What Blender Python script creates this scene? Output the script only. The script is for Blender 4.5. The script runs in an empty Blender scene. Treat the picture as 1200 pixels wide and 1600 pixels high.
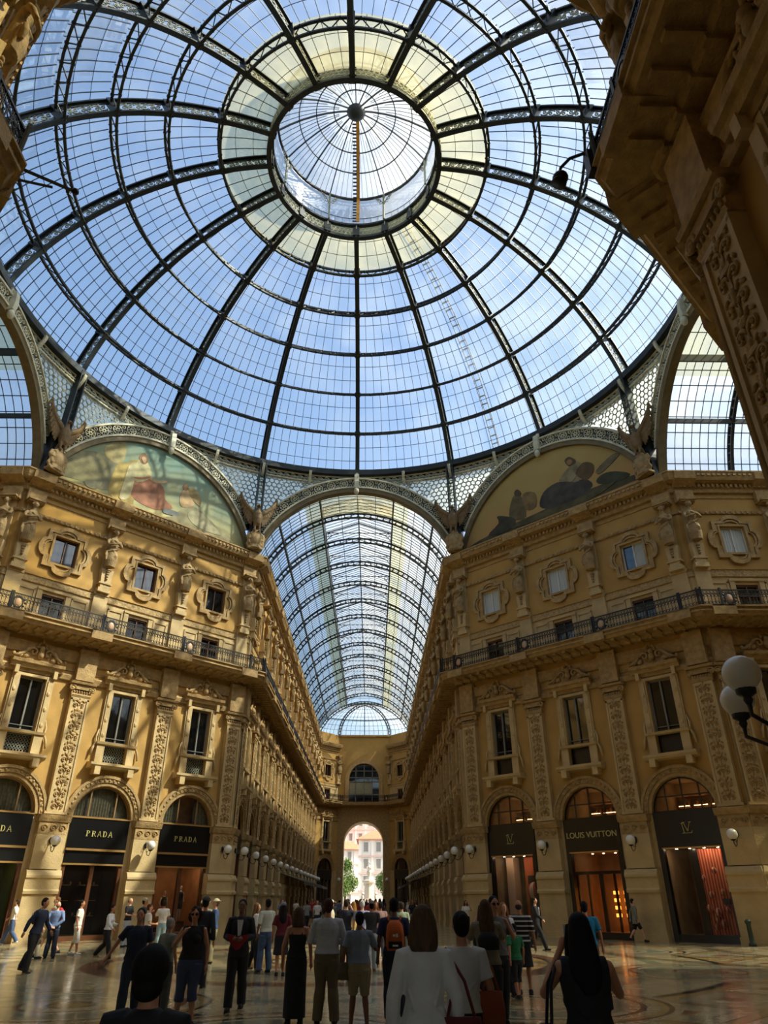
import bpy, math, random
from math import sin, cos, pi, radians, sqrt
from mathutils import Vector, Matrix
random.seed(7)
C = bpy.context.scene.collection
# ---------------------------------------------------------------- camera
CAMP = Vector((1.3487, -26.8225, 1.7564)); PITCH, YAW, ROLL, FPX = 0.5124, 0.0164, -0.0022, 1075.0
fw = Vector((sin(YAW)*cos(PITCH), cos(YAW)*cos(PITCH), sin(PITCH)))
rt = Vector((cos(YAW), -sin(YAW), 0)); up = rt.cross(fw)
r2 = cos(ROLL)*rt + sin(ROLL)*up; u2 = -sin(ROLL)*rt + cos(ROLL)*up
cam = bpy.data.objects.new('camera', bpy.data.cameras.new('camera')); C.objects.link(cam)
cam.matrix_world = Matrix(((r2.x, u2.x, -fw.x, CAMP.x), (r2.y, u2.y, -fw.y, CAMP.y), (r2.z, u2.z, -fw.z, CAMP.z), (0, 0, 0, 1)))
cam.data.sensor_fit = 'VERTICAL'; cam.data.sensor_height = 36; cam.data.lens = FPX*36/1600
cam.data.clip_start = 0.05; cam.data.clip_end = 2000
bpy.context.scene.camera = cam
# ---------------------------------------------------------------- sky, sun, exposure
SUN_DIR = Vector((-0.97, 0.14, -1.06)).normalized()      # the way the light travels
SUN_POWER, SKY_POWER, EXPOSURE = 9.2, 0.34, 0.0
sc = bpy.context.scene
sc.view_settings.view_transform = 'Standard'; sc.view_settings.look = 'None'
sc.view_settings.exposure = EXPOSURE; sc.view_settings.gamma = 1; sc.view_settings.use_curve_mapping = False
w = bpy.data.worlds.new('sky'); sc.world = w; w.use_nodes = True
nt = w.node_tree; bg = nt.nodes['Background']
sky = nt.nodes.new('ShaderNodeTexSky'); sky.sky_type = 'NISHITA'; sky.sun_disc = False
sd = -SUN_DIR
sky.sun_elevation = math.asin(sd.z); sky.sun_rotation = math.atan2(sd.x, sd.y)
sky.air_density = 1.1; sky.dust_density = 2.6; sky.ozone_density = 1.0
nt.links.new(sky.outputs[0], bg.inputs[0]); bg.inputs[1].default_value = SKY_POWER
sun = bpy.data.objects.new('sun', bpy.data.lights.new('sun', 'SUN')); C.objects.link(sun)
sun.data.energy = SUN_POWER; sun.data.angle = radians(0.6); sun.data.color = (1.0, 0.91, 0.76)
sun.rotation_euler = SUN_DIR.to_track_quat('-Z', 'Y').to_euler(); sun.location = (30, -5, 60)
sc.cycles.use_denoising = True
sc.cycles.transparent_max_bounces = 24; sc.cycles.max_bounces = 8; sc.cycles.diffuse_bounces = 4
sc.cycles.glossy_bounces = 4; sc.cycles.sample_clamp_indirect = 6; sc.cycles.caustics_reflective = False; sc.cycles.caustics_refractive = False

# ---------------------------------------------------------------- helpers
def lin(c): return tuple(((x/12.92) if x <= .04045 else ((x+.055)/1.055)**2.4) for x in c)
def rgb(r, g, b): return lin((r/255, g/255, b/255)) + (1,)
MC = {}
def mat(name, col, rough=.7, metal=0, var=0, scale=3, bump=0, bscale=20, spec=.5, emit=0):
    if name in MC: return MC[name]
    m = bpy.data.materials.new(name); m.use_nodes = True; MC[name] = m
    nt = m.node_tree; b = nt.nodes['Principled BSDF']
    c = rgb(*col); b.inputs['Base Color'].default_value = c
    b.inputs['Roughness'].default_value = rough; b.inputs['Metallic'].default_value = metal
    b.inputs['Specular IOR Level'].default_value = spec
    if emit:
        b.inputs['Emission Color'].default_value = c; b.inputs['Emission Strength'].default_value = emit
    if var or bump:
        tc = nt.nodes.new('ShaderNodeTexCoord')
    if var:
        n = nt.nodes.new('ShaderNodeTexNoise'); n.inputs['Scale'].default_value = scale; n.inputs['Detail'].default_value = 5
        nt.links.new(tc.outputs['Object'], n.inputs['Vector'])
        r = nt.nodes.new('ShaderNodeValToRGB'); nt.links.new(n.outputs['Fac'], r.inputs[0])
        r.color_ramp.elements[0].position = .3; r.color_ramp.elements[1].position = .7
        r.color_ramp.elements[0].color = tuple(x*(1-var) for x in c[:3])+(1,)
        r.color_ramp.elements[1].color = tuple(min(1, x*(1+var*.6)) for x in c[:3])+(1,)
        nt.links.new(r.outputs[0], b.inputs['Base Color'])
    if bump:
        n2 = nt.nodes.new('ShaderNodeTexNoise'); n2.inputs['Scale'].default_value = bscale; n2.inputs['Detail'].default_value = 3
        nt.links.new(tc.outputs['Object'], n2.inputs['Vector'])
        bp = nt.nodes.new('ShaderNodeBump'); bp.inputs['Strength'].default_value = bump; bp.inputs['Distance'].default_value = .05
        nt.links.new(n2.outputs['Fac'], bp.inputs['Height']); nt.links.new(bp.outputs[0], b.inputs['Normal'])
    return m
STUCCO = mat('ochre_stucco', (180, 142, 76), .85, var=.14, scale=.8, bump=.15, bscale=6)
STONE = mat('cream_stone', (192, 166, 116), .75, var=.16, scale=1.5, bump=.3, bscale=14)
STONE2 = mat('aged_stone', (172, 142, 92), .8, var=.3, scale=4, bump=.6, bscale=18)
ORN = mat('carved_band_stone', (176, 148, 98), .8, var=.35, scale=9, bump=1.0, bscale=9)
SOFFIT = mat('brown_stone', (130, 100, 62), .85, var=.25, scale=3, bump=.5, bscale=10)
STATUE = mat('statue_stone', (156, 130, 86), .8, var=.3, scale=3, bump=.4, bscale=12)
IRON = mat('dark_iron', (46, 52, 54), .5, .3, var=.25, scale=3)
IRONB = mat('black_iron', (30, 28, 26), .45, .3)
PALE = mat('pale_painted_iron', (206, 202, 176), .6, var=.2, scale=3)
PALE2 = mat('grey_painted_iron', (150, 152, 134), .6, var=.2, scale=3)
GOLD = mat('gilt_metal', (190, 150, 90), .35, .6)
BLACK = mat('black_lacquer', (8, 8, 9), .3)
WOOD = mat('brown_wood', (92, 54, 26), .4, var=.2)
BRONZE = mat('eagle_stone', (120, 96, 60), .7, var=.3, scale=4, bump=.4)
WPANE = mat('window_glass', (10, 13, 16), .04, spec=1.0)
CURT = mat('grey_curtain', (150, 146, 118), .8, var=.3, scale=9)
WHITE = mat('white_paint', (215, 212, 200), .6)
DARK = mat('dark_room', (14, 11, 8), .9)

def glassmat(name, tint, trans, gloss, dirt, tcol, tvar=0):
    m = bpy.data.materials.new(name); m.use_nodes = True; nt = m.node_tree; nt.nodes.clear()
    N = nt.nodes.new; L = nt.links.new
    out = N('ShaderNodeOutputMaterial'); t = N('ShaderNodeBsdfTransparent'); t.inputs[0].default_value = rgb(*tint)
    d = N('ShaderNodeBsdfTranslucent'); d.inputs[0].default_value = rgb(*tcol)
    df = N('ShaderNodeBsdfDiffuse'); df.inputs[0].default_value = rgb(*tcol)
    dd = N('ShaderNodeMixShader'); dd.inputs[0].default_value = .3; L(d.outputs[0], dd.inputs[1]); L(df.outputs[0], dd.inputs[2])
    g = N('ShaderNodeBsdfGlossy'); g.inputs[0].default_value = (1, 1, 1, 1); g.inputs['Roughness'].default_value = .05
    a = N('ShaderNodeMixShader'); b = N('ShaderNodeMixShader')
    a.inputs[0].default_value = dirt
    if tvar:
        tc = N('ShaderNodeTexCoord'); no = N('ShaderNodeTexNoise'); no.inputs['Scale'].default_value = .35; no.inputs['Detail'].default_value = 6
        L(tc.outputs['Object'], no.inputs['Vector'])
        mr = N('ShaderNodeMapRange'); mr.inputs[1].default_value = .35; mr.inputs[2].default_value = .72
        mr.inputs[3].default_value = max(0, dirt-tvar); mr.inputs[4].default_value = dirt+tvar
        L(no.outputs['Fac'], mr.inputs[0]); L(mr.outputs[0], a.inputs[0])
    L(t.outputs[0], a.inputs[1]); L(dd.outputs[0], a.inputs[2])
    lw = N('ShaderNodeLayerWeight'); lw.inputs[0].default_value = .25
    mu = N('ShaderNodeMath'); mu.operation = 'MULTIPLY'; mu.inputs[1].default_value = gloss; L(lw.outputs['Fresnel'], mu.inputs[0])
    L(mu.outputs[0], b.inputs[0]); L(a.outputs[0], b.inputs[1]); L(g.outputs[0], b.inputs[2])
    L(b.outputs[0], out.inputs[0]); MC[name] = m
    return m
GLASS = glassmat('roof_glass', (232, 242, 244), 1, .25, .12, (225, 232, 228), .08)
VGLASS = glassmat('vault_glass', (232, 240, 240), 1, .25, .42, (236, 238, 228), .14)
BLOCKGLASS = glassmat('light_blocking_vault_glass', (56, 56, 54), 1, .2, .3, (70, 68, 62), .1)  # unseen near vault: tint made dark to hold sky light off the near corner
GLASSY = glassmat('yellow_tinted_roof_glass', (222, 220, 186), 1, .2, .36, (220, 212, 168), .14)  # pale yellow tint for the top dome row and vault strips
SHOPGLASS = glassmat('shop_glass', (235, 235, 235), 1, .6, .01, (200, 200, 200))

class MB:
    def __init__(s): s.v = []; s.f = []; s.m = []; s.s = []; s.cur = 0
    def add(s, vs, fs, smooth=False):
        b = len(s.v); s.v += [tuple(p) for p in vs]
        for f in fs: s.f.append([b+i for i in f]); s.m.append(s.cur); s.s.append(smooth)
    def box(s, x0, x1, y0, y1, z0, z1):
        s.add([(x0,y0,z0),(x1,y0,z0),(x1,y1,z0),(x0,y1,z0),(x0,y0,z1),(x1,y0,z1),(x1,y1,z1),(x0,y1,z1)],
              [(0,3,2,1),(4,5,6,7),(0,1,5,4),(1,2,6,5),(2,3,7,6),(3,0,4,7)])
    def prism(s, poly, y0, y1):                # (x, z) outline extruded along y
        n = len(poly)
        s.add([(x, y0, z) for x, z in poly]+[(x, y1, z) for x, z in poly],
              [list(range(n)), list(range(2*n-1, n-1, -1))]+[(i, i+n, (i+1) % n+n, (i+1) % n) for i in range(n)])
    def band(s, A, B, y0, y1, closed=False):   # strip between two equal-length outlines in (x, z)
        n = len(A); V = [(x, y0, z) for x, z in A]+[(x, y0, z) for x, z in B]+[(x, y1, z) for x, z in A]+[(x, y1, z) for x, z in B]
        F = []
        for i in range(n if closed else n-1):
            j = (i+1) % n
            F += [(i, j, n+j, n+i), (2*n+i, 3*n+i, 3*n+j, 2*n+j), (i, 2*n+i, 2*n+j, j), (n+i, n+j, 3*n+j, 3*n+i)]
        if not closed: F += [(0, n, 3*n, 2*n), (n-1, 3*n-1, 4*n-1, 2*n-1)]
        s.add(V, F)
    def mould(s, prof, x0, x1, k0=0, k1=0):    # (y, z) profile run along x, mitred
        n = len(prof)
        s.add([(x0+k0*y, y, z) for y, z in prof]+[(x1-k1*y, y, z) for y, z in prof],
              [(i, (i+1) % n, (i+1) % n+n, i+n) for i in range(n)]+[list(range(n-1, -1, -1)), list(range(n, 2*n))])
    def bar(s, p, q, w, h=None, upv=(0, 0, 1)):
        p, q = Vector(p), Vector(q); h = h or w; d = q-p
        if d.length < 1e-6: return
        d.normalize(); a = d.cross(Vector(upv))
        if a.length < 1e-3: a = d.cross(Vector((1, 0, 0)))
        a.normalize(); b = a.cross(d); a *= w/2; b *= h/2
        s.add([p-a-b, p+a-b, p+a+b, p-a+b, q-a-b, q+a-b, q+a+b, q-a+b],
              [(0,3,2,1),(4,5,6,7),(0,1,5,4),(1,2,6,5),(2,3,7,6),(3,0,4,7)])
    def tube(s, pts, r, n=6, sm=True, squash=None):
        pts = [Vector(p) for p in pts]; m = len(pts); rs = r if isinstance(r, (list, tuple)) else [r]*m
        V = []; ref = None
        for i, p in enumerate(pts):
            d = (pts[min(i+1, m-1)]-pts[max(i-1, 0)]); d.normalize()
            if ref is None:
                ref = d.cross(Vector((0, 1, 0)))
                if ref.length < .1: ref = d.cross(Vector((1, 0, 0)))
            a = ref-d*ref.dot(d)
            if a.length < 1e-4: a = d.cross(Vector((1, .3, 0)))
            a.normalize(); ref = a; b = d.cross(a)
            for k in range(n):
                t = 2*pi*k/n; V.append(p+(a*cos(t)+b*sin(t))*rs[i])
        F = [(i*n+k, i*n+(k+1) % n, (i+1)*n+(k+1) % n, (i+1)*n+k) for i in range(m-1) for k in range(n)]
        F += [list(range(n-1, -1, -1)), list(range((m-1)*n, m*n))]
        s.add(V, F, sm)
    def loft(s, rings, n=14, sm=True):         # rings: (cx, cy, z, rx, ry)
        V = []
        for cx, cy, z, rx, ry in rings:
            V += [(cx+rx*cos(2*pi*k/n), cy+ry*sin(2*pi*k/n), z) for k in range(n)]
        m = len(rings)
        F = [(i*n+k, i*n+(k+1) % n, (i+1)*n+(k+1) % n, (i+1)*n+k) for i in range(m-1) for k in range(n)]
        F += [list(range(n-1, -1, -1)), list(range((m-1)*n, m*n))]
        s.add(V, F, sm)
    def lathe(s, prof, n=16, c=(0, 0, 0), sm=True):
        s.loft([(c[0], c[1], c[2]+z, max(r, .0005), max(r, .0005)) for r, z in prof], n, sm)
    def ell(s, c, r, nu=12, nv=8, R=None, sm=True):
        if not isinstance(r, (tuple, list)): r = (r, r, r)
        V = []; c = Vector(c)
        for j in range(nv+1):
            t = pi*(j/nv)*.998+.001*pi
            for i in range(nu):
                q = Vector((r[0]*sin(t)*cos(2*pi*i/nu), r[1]*sin(t)*sin(2*pi*i/nu), r[2]*cos(t)))
                V.append(c+(R @ q if R else q))
        F = [(j*nu+i, (j+1)*nu+i, (j+1)*nu+(i+1) % nu, j*nu+(i+1) % nu) for j in range(nv) for i in range(nu)]
        F += [list(range(nu)), list(range((nv+1)*nu-1, nv*nu-1, -1))]
        s.add(V, F, sm)
    def annulus(s, O, X, Z, R, w, t=.03, n=12, a0=0, a1=2*pi):   # flat ring in the plane O + X, Z
        O, X, Z = Vector(O), Vector(X), Vector(Z); Y = X.cross(Z).normalized()*t/2; full = abs(a1-a0-2*pi) < 1e-4
        m = n if full else n+1; V = []
        for i in range(m):
            a = a0+(a1-a0)*i/n; d = X*cos(a)+Z*sin(a)
            V += [O+d*(R-w/2)-Y, O+d*(R+w/2)-Y, O+d*(R+w/2)+Y, O+d*(R-w/2)+Y]
        F = []
        for i in range(n):
            j = (i+1) % m
            for k in range(4): F.append((i*4+k, i*4+(k+1) % 4, j*4+(k+1) % 4, j*4+k))
        s.add(V, F)
    def ring3(s, f, n, prof, a0=0, a1=2*pi):   # profile of (r, z) swept round the z axis by angle
        m = len(prof); full = abs(a1-a0-2*pi) < 1e-4; c = n if full else n+1; V = []
        for i in range(c):
            a = a0+(a1-a0)*i/n
            V += [(r*cos(a), r*sin(a), z) for r, z in prof]
        F = [(i*m+k, i*m+(k+1) % m, ((i+1) % c)*m+(k+1) % m, ((i+1) % c)*m+k) for i in range(n) for k in range(m)]
        if not full: F += [list(range(m)), list(range(c*m-1, c*m-m-1, -1))]
        s.add(V, F, f)
    def build(s, name, mats, parent=None, M=None):
        me = bpy.data.meshes.new(name); me.from_pydata(s.v, [], s.f)
        if not isinstance(mats, (list, tuple)): mats = [mats]
        for m in mats: me.materials.append(m)
        me.polygons.foreach_set('material_index', s.m); me.polygons.foreach_set('use_smooth', s.s); me.update()
        o = bpy.data.objects.new(name, me); C.objects.link(o)
        if parent is not None: o.parent = parent
        if M is not None: o.matrix_local = M
        return o
def empty(name, label=None, cat=None, group=None, M=None):
    o = bpy.data.objects.new(name, None); C.objects.link(o); o.empty_display_size = .2
    tag(o, label, cat, group)
    if M is not None: o.matrix_world = M
    return o
def tag(o, label=None, cat=None, group=None, kind=None):
    if label: o['label'] = label
    if cat: o['category'] = cat
    if group: o['group'] = group
    if kind: o['kind'] = kind
    return o
def struct(o, label=None): return tag(o, label, kind='structure')
KIDS = {}
def kids(o):
    return o.children
def copy_tree(o, parent=None):
    c = o.copy(); C.objects.link(c)
    if parent is not None: c.parent = parent
    for ch in list(o.children): copy_tree(ch, c)
    return c
USED = set()
def place(proto, M, label=None, group=None, name=None):
    o = proto if proto.name not in USED else copy_tree(proto)
    USED.add(o.name); o.matrix_world = M
    if label: o['label'] = label
    if group: o['group'] = group
    if name:
        o.name = name; USED.add(o.name)
    return o
PROTO_NAMES = {}
def inst(key, builder, M, label=None, group=None, name=None):
    """first use builds the thing, later uses copy it with its parts"""
    if key not in PROTO_NAMES:
        o = builder(); PROTO_NAMES[key] = o
    else: o = copy_tree(PROTO_NAMES[key])
    o.matrix_world = M
    if label: o['label'] = label
    if group: o['group'] = group
    if name: o.name = name
    return o
def RZ(th, x, y, z=0): return Matrix.Translation((x, y, z)) @ Matrix.Rotation(radians(th), 4, 'Z')
def arcpts(cx, cz, R, a0, a1, n): return [(cx+R*cos(radians(a0+(a1-a0)*i/n)), cz+R*sin(radians(a0+(a1-a0)*i/n))) for i in range(n+1)]
ORD = ['first', 'second', 'third', 'fourth', 'fifth', 'sixth', 'seventh', 'eighth', 'ninth', 'tenth', 'eleventh', 'twelfth', 'thirteenth', 'fourteenth', 'fifteenth', 'sixteenth']
PENDING = []
def remesh(o, vox, it=3, fac=.5):
    m = o.modifiers.new('r', 'REMESH'); m.mode = 'VOXEL'; m.voxel_size = vox; m.use_smooth_shade = True
    if it:
        s = o.modifiers.new('s', 'SMOOTH'); s.factor = fac; s.iterations = it
    PENDING.append(o); return o
def bake():
    bpy.context.view_layer.update(); dg = bpy.context.evaluated_depsgraph_get()
    done = {}
    for o in PENDING:
        if o.data.name not in done:
            me = bpy.data.meshes.new_from_object(o.evaluated_get(dg)); done[o.data.name] = me
            me.polygons.foreach_set('use_smooth', [True]*len(me.polygons))
            me.polygons.foreach_set('material_index', [0]*len(me.polygons))
    for o in PENDING:
        me = done[o.data.name]; o.modifiers.clear(); old = o.data; mats = list(old.materials)
        if not len(me.materials):
            for q in mats: me.materials.append(q)
        o.data = me
    PENDING.clear()

# ================================================================ the setting: floor, walls, trims
A, S8 = 7.25, 18.6                     # half width of an arm, distance of its mouth from the centre
HL = 8.03; K = .4142                   # half length of a diagonal wall, mitre of the 45 degree corners
ZC = 23.2                              # top of the main cornice
def floor_material():
    m = bpy.data.materials.new('marble_mosaic'); m.use_nodes = True; nt = m.node_tree; b = nt.nodes['Principled BSDF']
    N = nt.nodes.new; L = nt.links.new
    tc = N('ShaderNodeTexCoord'); sep = N('ShaderNodeSeparateXYZ'); L(tc.outputs['Object'], sep.inputs[0])
    def math_(op, a, c=None, v=None):
        n = N('ShaderNodeMath'); n.operation = op
        for i, q in enumerate((a, c)):
            if q is None: continue
            if isinstance(q, (int, float)): n.inputs[i].default_value = q
            else: L(q, n.inputs[i])
        return n.outputs[0]
    def mix(f, a, c):
        n = N('ShaderNodeMix'); n.data_type = 'RGBA'
        L(f, n.inputs[0])
        for i, q in ((6, a), (7, c)):
            if isinstance(q, tuple): n.inputs[i].default_value = q
            else: L(q, n.inputs[i])
        return n.outputs[2]
    X, Y = sep.outputs[0], sep.outputs[1]
    def rad(cx, cy):
        a = math_('SUBTRACT', X, cx); c = math_('SUBTRACT', Y, cy)
        return math_('SQRT', math_('ADD', math_('MULTIPLY', a, a), math_('MULTIPLY', c, c)))
    def rampof(v, scale, stops, cyc=False):
        q = math_('DIVIDE', v, scale)
        if cyc: q = math_('FRACT', q)
        r = N('ShaderNodeValToRGB'); r.color_ramp.interpolation = 'CONSTANT'; L(q, r.inputs[0])
        e = r.color_ramp.elements; e[0].position = stops[0][0]; e[0].color = stops[0][1]; e[1].position = stops[1][0]; e[1].color = stops[1][1]
        for p, c in stops[2:]: e.new(p).color = c
        return r.outputs[0]
    cream, green, red, dark, ochre = rgb(176, 160, 122), rgb(122, 128, 102), rgb(110, 76, 58), rgb(48, 46, 44), rgb(166, 134, 82)
    # lattice field of lozenges and squares
    u = math_('ADD', X, Y); v = math_('SUBTRACT', X, Y)
    fu = math_('ABSOLUTE', math_('SUBTRACT', math_('FRACT', math_('DIVIDE', u, 3.4)), .5))
    fv = math_('ABSOLUTE', math_('SUBTRACT', math_('FRACT', math_('DIVIDE', v, 3.4)), .5))
    mx = math_('MAXIMUM', fu, fv)
    field = rampof(mx, 1.0, [(0, red), (.09, ochre), (.13, cream), (.28, green), (.31, cream), (.43, dark), (.455, ochre)])
    R0 = rad(0, 0)
    cen = rampof(R0, 20.0, [(0, red), (.06, cream), (.09, dark), (.10, ochre), (.16, cream), (.20, green), (.235, dark), (.245, cream), (.33, ochre), (.345, dark), (.355, red), (.38, cream), (.5, green), (.52, cream), (.6, dark), (.61, ochre), (.63, cream)])
    inside = math_('LESS_THAN', R0, 12.6)
    col = mix(inside, field, cen)
    for cx, cy in [(11.5*cos(a), 11.5*sin(a)) for a in [pi/8+k*pi/4 for k in range(8)]]+[(0, -21.5), (0, -14.4), (5.2, -16.6), (-5.2, -16.6), (0, 21.5)]:
        r = rad(cx, cy)
        disc = rampof(r, 3.0, [(0, ochre), (.13, dark), (.16, cream), (.3, red), (.34, cream), (.42, green), (.62, cream), (.68, dark), (.72, cream), (.8, ochre), (.85, dark), (.88, cream)])
        col = mix(math_('LESS_THAN', r, 2.8), col, disc)
    no = N('ShaderNodeTexNoise'); no.inputs['Scale'].default_value = 5; no.inputs['Detail'].default_value = 8; L(tc.outputs['Object'], no.inputs[0])
    vo = N('ShaderNodeTexVoronoi'); vo.inputs['Scale'].default_value = 22; L(tc.outputs['Object'], vo.inputs[0])
    hs = N('ShaderNodeHueSaturation'); L(col, hs.inputs['Color'])
    L(math_('ADD', .45, math_('ADD', math_('MULTIPLY', no.outputs[0], .6), math_('MULTIPLY', vo.outputs['Distance'], .3))), hs.inputs['Value'])
    L(hs.outputs[0], b.inputs['Base Color'])
    no2 = N('ShaderNodeTexNoise'); no2.inputs['Scale'].default_value = 1.3; no2.inputs['Detail'].default_value = 4; L(tc.outputs['Object'], no2.inputs[0])
    mr = N('ShaderNodeMapRange'); mr.inputs[3].default_value = .05; mr.inputs[4].default_value = .3; L(no2.outputs[0], mr.inputs[0]); L(mr.outputs[0], b.inputs['Roughness'])
    n3 = N('ShaderNodeTexNoise'); n3.inputs['Scale'].default_value = 2.2; n3.inputs['Detail'].default_value = 2; L(tc.outputs['Object'], n3.inputs[0])
    bp = N('ShaderNodeBump'); bp.inputs['Strength'].default_value = .25; bp.inputs['Distance'].default_value = .01
    L(n3.outputs[0], bp.inputs['Height']); L(bp.outputs[0], b.inputs['Normal'])
    b.inputs['Specular IOR Level'].default_value = .75
    return m
b = MB(); b.box(-60, 60, -62, 92.5, -.3, 0)
struct(b.build('floor', floor_material()), 'polished marble mosaic floor with rings and lozenges')
PLAZA = mat('plaza_paving', (170, 165, 155), .8, var=.1, scale=.5)
b = MB(); b.box(-90, 90, 92.5, 330, -.35, -.02)
struct(b.build('ground', PLAZA), 'pale paved square outside the far archway')

def seg_arch(c, r, z, n=14): return [(c+r*cos(pi-pi*i/n), z+r*sin(pi-pi*i/n)) for i in range(n+1)]
OW = 1.6
def wall_run(name, M, x0, x1, bays, label, plain=False, top=23.6, win=True):
    """a facade with its shop arches and windows cut out; front face on y = 0, room on the -y side"""
    b = MB(); T = .5
    edges = [x0]+[(bays[i]+bays[i+1])/2 for i in range(len(bays)-1)]+[x1] if bays else [x0, x1]
    if plain or not bays:
        b.cur = 1; b.box(x0, x1, 0, T, 0, top)
    else:
        for i, c in enumerate(bays):
            l, r = edges[i], edges[i+1]
            b.cur = 0
            b.box(l, c-OW, 0, T, 0, 5.45); b.box(c+OW, r, 0, T, 0, 5.45)
            b.cur = 1
            b.prism([(l, 5.45)]+seg_arch(c, OW, 5.45)+[(r, 5.45), (r, 8.25), (l, 8.25)], 0, T)
            def row(z0, z1, hw, m):
                b.cur = m; b.box(l, c-hw, 0, T, z0, z1); b.box(c+hw, r, 0, T, z0, z1)
            row(8.25, 11.96, .66, 1)
            b.cur = 1; b.box(l, r, 0, T, 11.96, 14.75)
            b.cur = 0; row(14.75, 16.55, .62, 0)
            b.cur = 0; b.box(l, r, 0, T, 16.55, 17.4)
            b.cur = 1; b.box(l, r, 0, T, 17.4, 18.44); row(18.44, 20.08, .7, 1); b.cur = 1; b.box(l, r, 0, T, 20.08, top)
    return struct(b.build(name, [STONE, STUCCO], M=M), label)

def trims(n, M, x0, x1, k0, k1, bays, pils, where):
    """cornice, entablature, balcony floor and bands of one wall: continuous mitred runs"""
    b = MB()                                                # main cornice
    prof = [(0, 22.2), (-.18, 22.25), (-.22, 22.45), (-.3, 22.5), (-.3, 22.72), (-.72, 22.78), (-.8, 22.95), (-.86, 23.2), (-.3, 23.32), (0, 23.32)]
    b.mould(prof, x0, x1, k0, k1)
    x = x0+.1
    while x < x1-.1: b.box(x, x+.13, -.42, -.28, 22.5, 22.7); x += .27
    x = x0+.1
    while x < x1-.1: b.box(x, x+.16, -.9, -.84, 23.0, 23.14); x += .3
    b.mould([(0, 21.9), (-.06, 21.92), (-.08, 22.0), (0, 22.02)], x0, x1, k0, k1); b.mould([(-.86, 23.2), (-.92, 23.22), (-.92, 23.3), (-.5, 23.34)], x0, x1, k0, k1)
    b.mould([(0, 20.86), (-.1, 20.88), (-.13, 21.06), (0, 21.1)], x0, x1, k0, k1)
    x = x0+.1
    while x < x1-.1: b.box(x, x+.12, -.17, -.12, 20.9, 21.03); x += .3
    for p in pils:
        b.box(p-.52, p+.52, -.34, 0, 21.55, 22.3); b.mould([(0, 22.5), (-.3, 22.5), (-.9, 22.78), (-.98, 23.2), (0, 23.3)], p-.62, p+.62)
    struct(b.build('trim_%d' % n, [STONE2], M=M), 'dentilled main cornice running above the %s' % where)
    b = MB()                                                # balcony floor on consoles
    b.mould([(0, 13.1), (-.12, 13.15), (-.2, 13.5), (-.2, 13.75), (0, 13.75)], x0, x1, k0, k1)
    b.mould([(0, 14.1), (-.4, 14.12), (-.5, 14.3), (-1.28, 14.34), (-1.36, 14.5), (-1.42, 14.78), (0, 14.78)], x0, x1, k0, k1)
    x = x0+.35
    while x < x1-.2:
        b.box(x-.1, x+.1, -1.15, -.15, 14.2, 14.35); b.box(x-.08, x+.08, -.5, -.1, 14.04, 14.22); x += .62
    for p in pils: b.box(p-.6, p+.6, -1.5, -.2, 14.3, 14.8); b.box(p-.52, p+.52, -.42, 0, 12.2, 13.9)
    b.mould([(0, 12.12), (-.14, 12.16), (-.2, 12.4), (-.1, 12.5), (0, 12.5)], x0, x1, k0, k1); b.mould([(0, 12.66), (-.05, 12.68), (-.05, 12.78), (0, 12.8)], x0, x1, k0, k1); b.mould([(-1.36, 14.5), (-1.44, 14.52), (-1.44, 14.6), (-1.36, 14.62)], x0, x1, k0, k1); b.mould([(-1.4, 14.72), (-1.5, 14.74), (-1.5, 14.8), (-1.3, 14.82)], x0, x1, k0, k1)
    struct(b.build('trim_%d' % (n+1), [STONE2], M=M), 'moulded balcony floor on small brackets along the %s' % where)
    b = MB()                                                # bands at mezzanine and shop arches
    b.cur = 1; b.mould([(0, 16.98), (-.08, 17.0), (-.08, 17.36), (-.14, 17.4), (0, 17.46)], x0, x1, k0, k1); b.cur = 0
    for c in bays:
        for sx in (-1, 1):
            b.box(c+sx*.8-.14, c+sx*.8+.14, -.08, 0, 14.78, 16.8)
            xa, xb = sorted((c+sx*1.0, c+sx*1.95))
            b.box(xa, xb, -.05, 0, 16.6, 16.75); b.box(xa, xb, -.05, 0, 15.0, 15.12); b.box(xa, xa+.1, -.05, 0, 15, 16.7); b.box(xb-.1, xb, -.05, 0, 15, 16.7)
        b.box(c-.95, c+.95, -.12, 0, 16.72, 16.86)
    struct(b.build('trim_%d' % (n+2), [STONE, ORN], M=M), 'ornamented stone band above the low windows of the %s' % where)

# ---------------------------------------------------------------- repeated pieces of the facades (built once, front towards -y)
def relief(b, w, z0, z1, y, seed, step=.56):
    """scrolling leaf and candelabra relief of a pilaster"""
    rnd = random.Random(seed); z = z0+.15; i = 0
    b.tube([(0, y, z0+.05), (0, y, z1-.05)], .025, 5)
    while z < z1-.3:
        for sx in (-1, 1):
            pts = [(sx*(w*.5-w*.42*cos(t)*(1-t/9)), y-.01, z+w*.42*sin(t)*(1-t/9)) for t in [q*.75 for q in range(8)]]
            b.tube(pts, [.035, .04, .04, .036, .03, .03, .035, .05], 5)
            b.ell((sx*w*.5, y-.015, z+.03), (.05, .045, .05), 6, 4)
            b.ell((sx*w*.72, y-.01, z+.24), (.09, .04, .045), 6, 4, Matrix.Rotation(sx*rnd.uniform(.3, 1.2), 3, 'Y'))
            b.ell((sx*w*.32, y-.01, z+.3), (.045, .04, .1), 6, 4, Matrix.Rotation(sx*.7, 3, 'Y'))
        if i % 3 == 0: b.ell((0, y-.02, z+.2), (.13, .06, .09), 8, 5); b.ell((0, y-.02, z+.36), (.06, .05, .08), 8, 5)
        elif i % 3 == 1: b.ell((0, y-.02, z+.2), (.07, .06, .16), 8, 5)
        else: b.box(-.16, .16, y-.05, y, z+.14, z+.24); b.ell((0, y-.02, z+.32), (.09, .06, .09), 8, 5)
        z += step; i += 1
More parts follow.
